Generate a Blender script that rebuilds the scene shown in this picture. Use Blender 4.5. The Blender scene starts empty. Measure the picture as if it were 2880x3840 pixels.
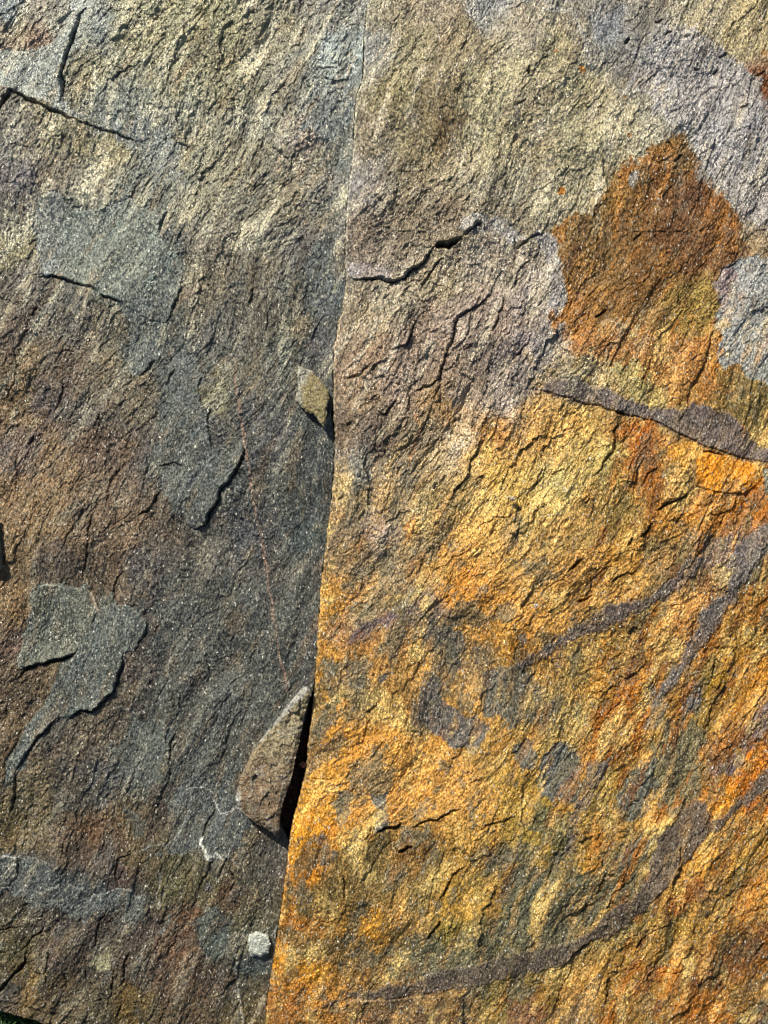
import bpy, math, random
import numpy as np

# ------------------------------------------------------------------ camera, sky, sun, exposure
# Drawing unit D: the rock is laid out in a 1659 x 2212 chart (x right, y down); 1 D = 0.5 mm.
U = 0.0005
W0, H0 = 1659.0, 2212.0
SUN_EL = math.radians(33)
SUN_AZ = math.atan2(-0.52, 0.85)          # towards the sun, from +Y (upper left of the picture)
scene = bpy.context.scene
cam_d = bpy.data.cameras.new('camera')
cam = bpy.data.objects.new('camera', cam_d)
scene.collection.objects.link(cam)
CAM_H = 1.6
cam.location = (0, 0, CAM_H)
cam.rotation_euler = (0, 0, 0)
cam_d.sensor_fit = 'HORIZONTAL'
cam_d.sensor_width = 36
cam_d.lens = 36 * CAM_H / (W0 * U)
cam_d.clip_start = 0.05
cam_d.clip_end = 100
scene.camera = cam
world = bpy.data.worlds.new('World')
scene.world = world
world.use_nodes = True
wn = world.node_tree.nodes
sky = wn.new('ShaderNodeTexSky')
sky.sky_type = 'NISHITA'
sky.sun_disc = False
sky.sun_elevation = SUN_EL
sky.sun_rotation = SUN_AZ
bg = wn['Background']
bg.inputs['Strength'].default_value = 0.05
world.node_tree.links.new(sky.outputs[0], bg.inputs[0])
sun_d = bpy.data.lights.new('sun', 'SUN')
sun_d.energy = 5.0
sun_d.angle = math.radians(0.5)
sun_d.color = (1.0, 0.95, 0.86)
sun = bpy.data.objects.new('sun', sun_d)
scene.collection.objects.link(sun)
sx, sy = math.sin(SUN_AZ) * math.cos(SUN_EL), math.cos(SUN_AZ) * math.cos(SUN_EL)
from mathutils import Vector
sun.rotation_euler = Vector((sx, sy, math.sin(SUN_EL))).to_track_quat('Z', 'Y').to_euler()
sun.location = (-1, 1.6, 1.2)
scene.view_settings.view_transform = 'Standard'
scene.view_settings.look = 'None'
scene.view_settings.exposure = 0.8
scene.view_settings.gamma = 1.0

# ------------------------------------------------------------------ noise and masks (numpy)
F = np.float32
_rng = np.random.RandomState(7)
_perm = _rng.permutation(4096).astype(np.int32)
_ga = _rng.rand(4096) * 2 * np.pi
_gx, _gy = np.cos(_ga).astype(F), np.sin(_ga).astype(F)


def pn(x, y, seed=0):
    """gradient noise, about -1..1"""
    x = np.asarray(x, F); y = np.asarray(y, F)
    xi = np.floor(x).astype(np.int32); yi = np.floor(y).astype(np.int32)
    fx = x - xi; fy = y - yi
    u = fx * fx * fx * (fx * (fx * 6 - 15) + 10); v = fy * fy * fy * (fy * (fy * 6 - 15) + 10)
    s = seed * 131

    def g(ix, iy, dx, dy):
        h = _perm[(_perm[(ix + s) & 4095] + iy * 7) & 4095]
        return _gx[h] * dx + _gy[h] * dy
    a = g(xi, yi, fx, fy); b = g(xi + 1, yi, fx - 1, fy)
    c = g(xi, yi + 1, fx, fy - 1); d = g(xi + 1, yi + 1, fx - 1, fy - 1)
    a = a + u * (b - a); c = c + u * (d - c)
    return (a + v * (c - a)) * F(1.5)


def fbm(x, y, wl, octs, seed, gain=0.5, lac=2.03):
    r = 0; amp = 1.0; tot = 0
    for k in range(octs):
        r = r + amp * pn(x / wl + k * 17.3, y / wl - k * 9.1, seed + k)
        tot += amp; amp *= gain; wl = wl / lac
    return r / tot * 1.3


_r1, _r2, _r3, _r4, _r5 = [_rng.rand(4096).astype(F) for _ in range(5)]


def cells(u, v, scale, seed):
    """broken plates: every cell is a plane with its own lean and level; returns (height / scale, cell value)"""
    u = u / scale; v = v / scale
    ui = np.floor(u).astype(np.int32); vi = np.floor(v).astype(np.int32)
    best = np.full(u.shape, 1e9, F); H = np.zeros(u.shape, F); K = np.zeros(u.shape, F)
    for a in (-1, 0, 1):
        for b in (-1, 0, 1):
            h = _perm[(_perm[(ui + a + seed * 131) & 4095] + (vi + b) * 7) & 4095]
            ex = u - (ui + a + _r1[h]); ey = v - (vi + b + _r2[h])
            d = ex * ex + ey * ey
            m = d < best
            best = np.where(m, d, best)
            H = np.where(m, (_r3[h] - 0.5) * ex + (_r4[h] - 0.5) * ey + 0.35 * (_r5[h] - 0.5), H)
            K = np.where(m, _r5[h], K)
    return H, K


def sstep(a, b, x):
    t = np.clip((x - a) / (b - a), 0, 1)
    return t * t * (3 - 2 * t)


def seg_dist(P, X, Y, closed, widths=None):
    """distance to polyline, side-signed cross of the nearest segment, arclength param 0..1"""
    n = len(P)
    segs = [(i, (i + 1) % n) for i in range(n if closed else n - 1)]
    L = [math.hypot(P[b][0] - P[a][0], P[b][1] - P[a][1]) for a, b in segs]
    tot = sum(L) or 1; acc = 0
    best = np.full(X.shape, 1e9, F); side = np.zeros(X.shape, F); par = np.zeros(X.shape, F)
    for (a, b), l in zip(segs, L):
        ax, ay = P[a]; bx, by = P[b]
        dx, dy = bx - ax, by - ay
        t = np.clip(((X - ax) * dx + (Y - ay) * dy) / (l * l + 1e-6), 0, 1)
        ex = X - ax - t * dx; ey = Y - ay - t * dy
        d = ex * ex + ey * ey
        m = d < best
        best = np.where(m, d, best)
        nx, ny = -dy / (l + 1e-6), dx / (l + 1e-6)
        if nx * (-0.52) + ny * (-0.85) < 0:
            nx, ny = -nx, -ny
        side = np.where(m, ex * nx + ey * ny, side)
        par = np.where(m, (acc + t * l) / tot, par)
        acc += l
    return np.sqrt(best), side, par


def inside(P, X, Y):
    r = np.zeros(X.shape, bool)
    n = len(P)
    for i in range(n):
        x1, y1 = P[i]; x2, y2 = P[(i + 1) % n]
        if y1 == y2:
            continue
        c = ((Y < y1) != (Y < y2)) & (X < (x2 - x1) * (Y - y1) / (y2 - y1) + x1)
        r ^= c
    return r


def pts(s):
    v = [float(a) for a in s.replace(',', ' ').split()]
    return list(zip(v[0::2], v[1::2]))


def bbox(P, X, Y, m):
    xs = [p[0] for p in P]; ys = [p[1] for p in P]
    return np.nonzero((X > min(xs) - m) & (X < max(xs) + m) & (Y > min(ys) - m) & (Y < max(ys) + m))


def lin(c):
    c = np.array(c, float)
    r, g, b = c[..., 0], c[..., 1], c[..., 2]
    c[..., 1] = g + 0.36 * np.maximum(r / 1.38 - g, 0)          # keep rust tones golden rather than red
    q = 0.93 * r
    c[..., 2] = np.where(b > q, (q + 0.6 * (b - q)) * 0.97, b * 1.0 + 3)
    lum = (0.3 * c[..., 0] + 0.59 * c[..., 1] + 0.11 * c[..., 2])[..., None]
    c = lum + 0.93 * (c - lum)
    c = c / 255.0
    return np.where(c <= 0.04045, c / 12.92, ((c + 0.055) / 1.055) ** 2.4)


# ------------------------------------------------------------------ the chart of the rock
JOINT = pts("""812 -700 806 -60 800 0 791 33 786 100 786 140 784 173 773 200 768 233 765 267 764 317 760 367 753 407 748 450
747 500 746 547 747 586 745 636 740 676 730 696 728 726 721 753 720 820 720 886 724 953 721 1020 713 1100 708 1139 703 1189
696 1239 693 1279 690 1323 686 1389 682 1446 680 1489 676 1523 671 1573 665 1606 663 1656 650 1709 636 1759 626 1809
621 1866 611 1942 603 1992 596 2042 588 2092 580 2142 573 2212 560 2330 540 2900""")
# where the left slab stops short of the joint (opening beside the wedge stone)
GAP = [(-800, 3), (150, 2), (200, .6), (860, .6), (900, 4), (950, .6), (1480, .6), (1500, 5), (1560, 14), (1650, 30), (1720, 38), (1780, 26),
       (1812, 3), (1830, .6), (2900, .6)]
BOTTOM = pts("-800 2090 -60 2158 0 2166 35 2170 62 2178 100 2190 150 2201 200 2213 300 2236 420 2262 620 2300 900 2380")

# colours as they look in full sun on a level face:  x y r g b
LEFT_COL = """
50 30 128 120 104  5 5 130 135 147  130 60 135 132 115  200 60 120 122 125  300 60 150 143 112  450 50 138 131 98  600 60 140 132 107
700 30 128 124 110  40 70 135 118 95  80 90 138 116 96  200 150 140 133 105  250 230 125 125 118  350 150 147 140 112  500 180 138 130 100
620 200 130 125 108  735 120 140 145 152  700 250 118 120 125  560 260 148 143 122  40 280 118 112 98  120 290 135 127 100
220 330 142 131 98  330 300 122 122 120  420 330 137 130 105  550 330 130 122 98  680 350 132 120 98  650 300 138 125 108  730 350 112 112 108
40 380 112 105 98  120 370 130 120 100  200 390 127 119 100  300 400 118 118 112  450 420 130 124 102  600 430 130 121 98  700 450 118 113 98
40 480 112 106 92  30 540 137 127 95  150 480 112 115 110  250 490 108 112 108  350 520 95 97 98  450 520 124 116 98  550 560 121 112 92
650 540 105 100 90  690 570 88 88 90  50 600 105 98 86  150 640 98 96 88  250 600 98 103 100  330 640 92 95 95  300 750 90 94 95
430 620 120 109 88  550 650 120 113 95  650 640 85 86 85  720 640 100 100 95  620 700 120 113 92
50 720 107 94 80  140 700 112 105 90  230 690 122 113 92  60 790 134 113 82  150 800 114 98 80  220 800 133 119 92  400 800 92 95 98
480 720 114 111 100  480 860 142 135 105  560 780 119 113 95  620 760 95 96 92  700 760 98 96 90
50 870 142 116 82  110 860 105 95 88  200 900 120 110 94  300 870 120 108 86  370 880 88 92 95  450 930 92 88 80  530 880 100 98 92
600 950 92 90 85  680 930 82 84 86  50 980 122 105 90  120 1000 144 116 82  200 960 118 96 76  260 990 122 102 82  330 990 105 98 88
400 1000 85 90 93  450 1030 92 96 96  600 1030 88 88 86  690 1050 82 84 86
40 1080 150 122 86  120 1120 147 120 83  200 1100 123 101 78  280 1150 126 105 80  350 1130 114 98 78  450 1180 111 104 90  550 1150 98 96 90
650 1150 80 85 90  600 1220 92 88 78  40 1200 144 119 83  120 1230 112 98 82  220 1230 115 96 73  320 1220 95 90 82  430 1250 98 96 92
550 1300 92 88 82  650 1300 84 84 80  30 1300 143 113 74  60 1380 118 96 78  400 1330 98 92 84  480 1340 92 78 66  560 1400 80 80 78
640 1400 80 79 72  40 1500 100 84 63  90 1470 98 82 59  330 1400 97 86 75  400 1480 100 88 75  500 1480 93 86 77  560 1500 75 76 74
20 1600 114 93 66  150 1600 104 92 74  250 1600 104 92 74  330 1600 92 92 86  420 1620 88 88 84  500 1620 84 78 64
60 1740 122 107 76  150 1720 102 92 74  220 1680 100 98 90  300 1700 88 90 88  200 1790 114 86 58  280 1770 113 93 62  350 1750 97 86 70
430 1750 84 86 86  500 1780 84 84 80  590 1850 98 92 80  40 1800 117 98 60  130 1830 113 96 74  230 1870 100 83 72  300 1860 106 91 62
380 1870 102 94 65  480 1870 97 92 76  540 1820 102 87 63  40 1900 92 92 92  100 1900 88 90 94  200 1940 90 92 92  290 1960 92 96 96
260 1900 94 77 66  370 1920 102 96 62  450 1920 104 94 62  500 1930 97 75 52  560 1900 100 95 76  40 1980 102 92 70  120 1990 83 75 64
220 2000 82 73 62  320 2010 94 79 66  400 1980 124 90 62  390 2060 118 88 62  450 2020 90 94 90  530 1990 108 102 75
40 2040 92 84 55  120 2060 94 79 63  200 2080 85 75 61  300 2080 90 77 61  380 2130 103 83 63  470 2120 95 79 61  20 2140 82 78 68
50 2130 148 118 60  120 2150 106 88 60  200 2190 102 93 69  290 2180 122 98 50  400 2190 105 88 63  540 2180 112 94 57  560 2080 80 88 90
560 2120 95 84 58  -300 300 125 120 100  -300 1000 125 105 80 -300 2000 95 85 65 400 2500 100 85 60 400 -400 138 130 105"""
RIGHT_COL = """
820 30 144 138 108  930 30 152 142 112  1050 10 158 158 150  1150 60 157 150 122  1000 90 137 127 94  900 90 147 140 103  800 110 148 150 145
1090 170 170 162 120  1200 100 156 149 110  1250 60 142 137 112  850 200 148 140 98  950 220 130 118 83  1050 230 160 154 113
1130 230 153 145 110  1250 200 152 145 106  1350 120 128 126 110  1300 60 130 134 142  1400 60 126 124 106  1500 50 158 150 115
1600 80 170 158 112  1640 20 164 152 106  1450 150 138 140 142  1550 200 142 142 140  1620 240 150 145 135
800 300 137 129 100  900 300 141 132 95  960 280 120 104 68  1050 320 165 158 117  1150 300 154 146 110  1250 300 164 158 118
1350 280 178 172 134  1400 230 152 149 123  1500 280 135 135 130  1600 300 140 138 135  1656 200 122 72 40
780 400 140 138 125  880 400 132 123 93  1000 400 152 145 110  1150 400 163 157 123  1250 400 163 157 120  1320 410 162 147 103
790 520 129 118 96  900 480 129 118 90  1050 440 140 132 103  1100 470 142 133 103  960 450 134 123 96
820 570 138 130 108  850 640 147 139 110  800 680 152 141 108  950 600 152 143 110  1050 560 160 152 128  1100 600 152 143 116
1000 680 152 138 116  900 740 142 126 102  800 780 143 123 93  1080 680 147 132 110  1150 640 150 142 125
850 830 147 130 106  780 850 141 121 88  950 780 137 122 98  1050 760 122 112 95  1100 800 125 115 100  1150 750 140 132 120
1200 730 145 138 120  1300 740 168 138 98  1350 770 153 142 86  1440 740 152 146 96  1400 800 153 136 76  1480 780 155 95 40
1480 830 170 112 42  1540 760 155 100 42  1440 850 143 136 86  1550 830 138 110 54  1600 850 128 106 55  1640 880 118 100 55  1250 800 152 141 106
760 930 108 96 76  800 950 105 96 78  880 930 120 108 82  960 880 158 128 80  1000 860 147 132 106  1080 850 152 140 120
780 1010 130 125 106  870 1020 132 120 92  950 980 150 132 96  1000 950 172 158 128
1050 950 170 126 64  1100 1050 185 152 76  1180 930 180 140 70  1250 920 185 152 80  1200 1050 168 152 92  1300 1000 153 136 75
1380 950 155 82 28  1390 1030 148 82 30  1440 1030 154 126 70  1330 1060 150 126 64
780 1090 138 120 84  850 1080 148 128 90  930 1090 154 132 82  1000 1080 156 131 78  1070 1010 186 150 75
760 1180 134 112 78  820 1150 157 140 116  900 1150 153 132 90  850 1230 143 122 85  950 1200 177 134 64  1050 1150 192 150 74
1150 1150 174 146 82  1250 1130 164 130 66  1350 1120 148 118 54  1450 1130 172 124 50  1550 1130 172 112 44  1620 1080 172 90 24
1000 1270 188 128 48  1080 1300 182 130 54  1150 1280 180 140 72  1250 1250 176 130 60  1350 1200 176 128 50  1450 1200 164 130 74
1550 1180 140 118 95  1600 1200 110 102 98  1640 1240 110 95 60  720 1310 184 130 50  780 1330 137 120 84  860 1300 127 112 76
920 1320 120 105 88  750 1360 143 108 68  850 1370 140 103 57  950 1400 172 130 60  1050 1350 178 130 54  1150 1350 172 124 52  1100 1400 178 124 44
700 1420 174 124 48  800 1430 155 114 54  880 1450 160 119 56  1020 1420 127 110 76  1250 1450 158 130 68  1350 1400 160 125 57
1420 1370 182 146 77  1500 1350 172 118 56  1600 1380 152 114 42  1640 1320 158 108 42
700 1480 190 128 42  780 1500 137 120 80  850 1520 172 124 54  900 1480 155 119 62  1180 1540 95 90 68  1300 1500 172 123 45
1250 1550 164 141 79  1360 1500 156 86 26  1400 1480 178 124 50  1550 1480 158 120 36  1630 1450 168 108 32
720 1600 195 134 48  820 1580 184 130 52  900 1620 196 142 58  980 1580 166 124 57  1050 1620 156 119 54  1120 1620 156 117 49
1200 1620 170 140 72  1300 1600 156 97 34  1340 1560 168 90 26  1430 1600 170 135 67  1500 1560 156 125 52  1560 1600 146 92 42  1640 1640 200 105 20
700 1700 202 140 48  800 1700 190 141 66  900 1700 196 141 60  1000 1690 190 141 66  1100 1700 172 135 56  1150 1750 144 119 47
1250 1750 172 130 50  1300 1780 172 112 35  1380 1750 166 130 57  1440 1700 127 115 71  1500 1750 168 108 42  1600 1780 178 130 51  1640 1720 185 88 20
660 1800 205 134 34  720 1830 198 122 30  800 1850 124 98 48  900 1850 128 102 51  1000 1820 172 130 56  1080 1850 156 125 57
1150 1850 144 119 47  1250 1850 156 119 42  1350 1850 137 120 70  1500 1850 194 140 50  1600 1850 172 130 52
640 1900 196 116 26  700 1920 112 90 44  800 1930 128 105 56  900 1920 124 102 52  980 1950 168 130 50  1080 1940 134 110 48
1180 1920 105 98 58  1250 1950 128 110 53  1350 1900 110 100 68  1500 1930 178 130 53  1620 1930 172 118 46
630 2000 158 97 36  700 2020 136 98 42  800 2000 174 124 40  860 1970 156 119 57  900 2020 118 98 53  980 2020 139 118 48
1080 2000 110 102 61  1180 2000 132 120 86  1450 2000 172 135 56  1550 1980 151 114 47  1640 2000 147 98 42
620 2080 196 122 32  680 2100 202 140 42  760 2080 128 97 48  850 2080 123 97 54  930 2080 110 98 64  1000 2060 118 110 75
1060 2040 120 108 68  1400 2080 162 125 52  1500 2080 141 104 47  1600 2050 132 82 32
610 2160 158 97 42  650 2190 130 88 38  700 2140 170 117 47  800 2190 115 90 56  900 2180 108 84 55  1000 2170 123 97 54
1100 2160 128 108 53  1180 2170 139 112 53  1300 2130 157 118 50  1250 2200 146 104 47  1400 2160 152 115 52  1500 2160 158 92 32
1550 2200 168 97 32  1600 2150 147 104 42  1630 2200 105 98 72  1900 300 150 145 120  1900 1000 160 110 50  1900 1900 165 120 50  1200 2600 145 110 55
1200 -400 150 145 115"""
RUST_COL = """1460 320 152 115 56  1380 360 164 103 42  1420 400 125 78 35  1480 420 124 70 34  1330 420 168 126 66  1260 490 158 126 76
1350 500 126 89 46  1450 500 116 66 34  1550 470 138 86 40  1500 560 113 66 38  1400 600 126 83 40  1250 600 155 114 54  1300 570 133 99 50
1230 650 174 112 42  1300 660 155 112 54  1400 700 121 79 42  1480 680 152 128 66  1530 640 174 151 84  1560 560 111 68 42  1590 520 118 73 46"""

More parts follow.
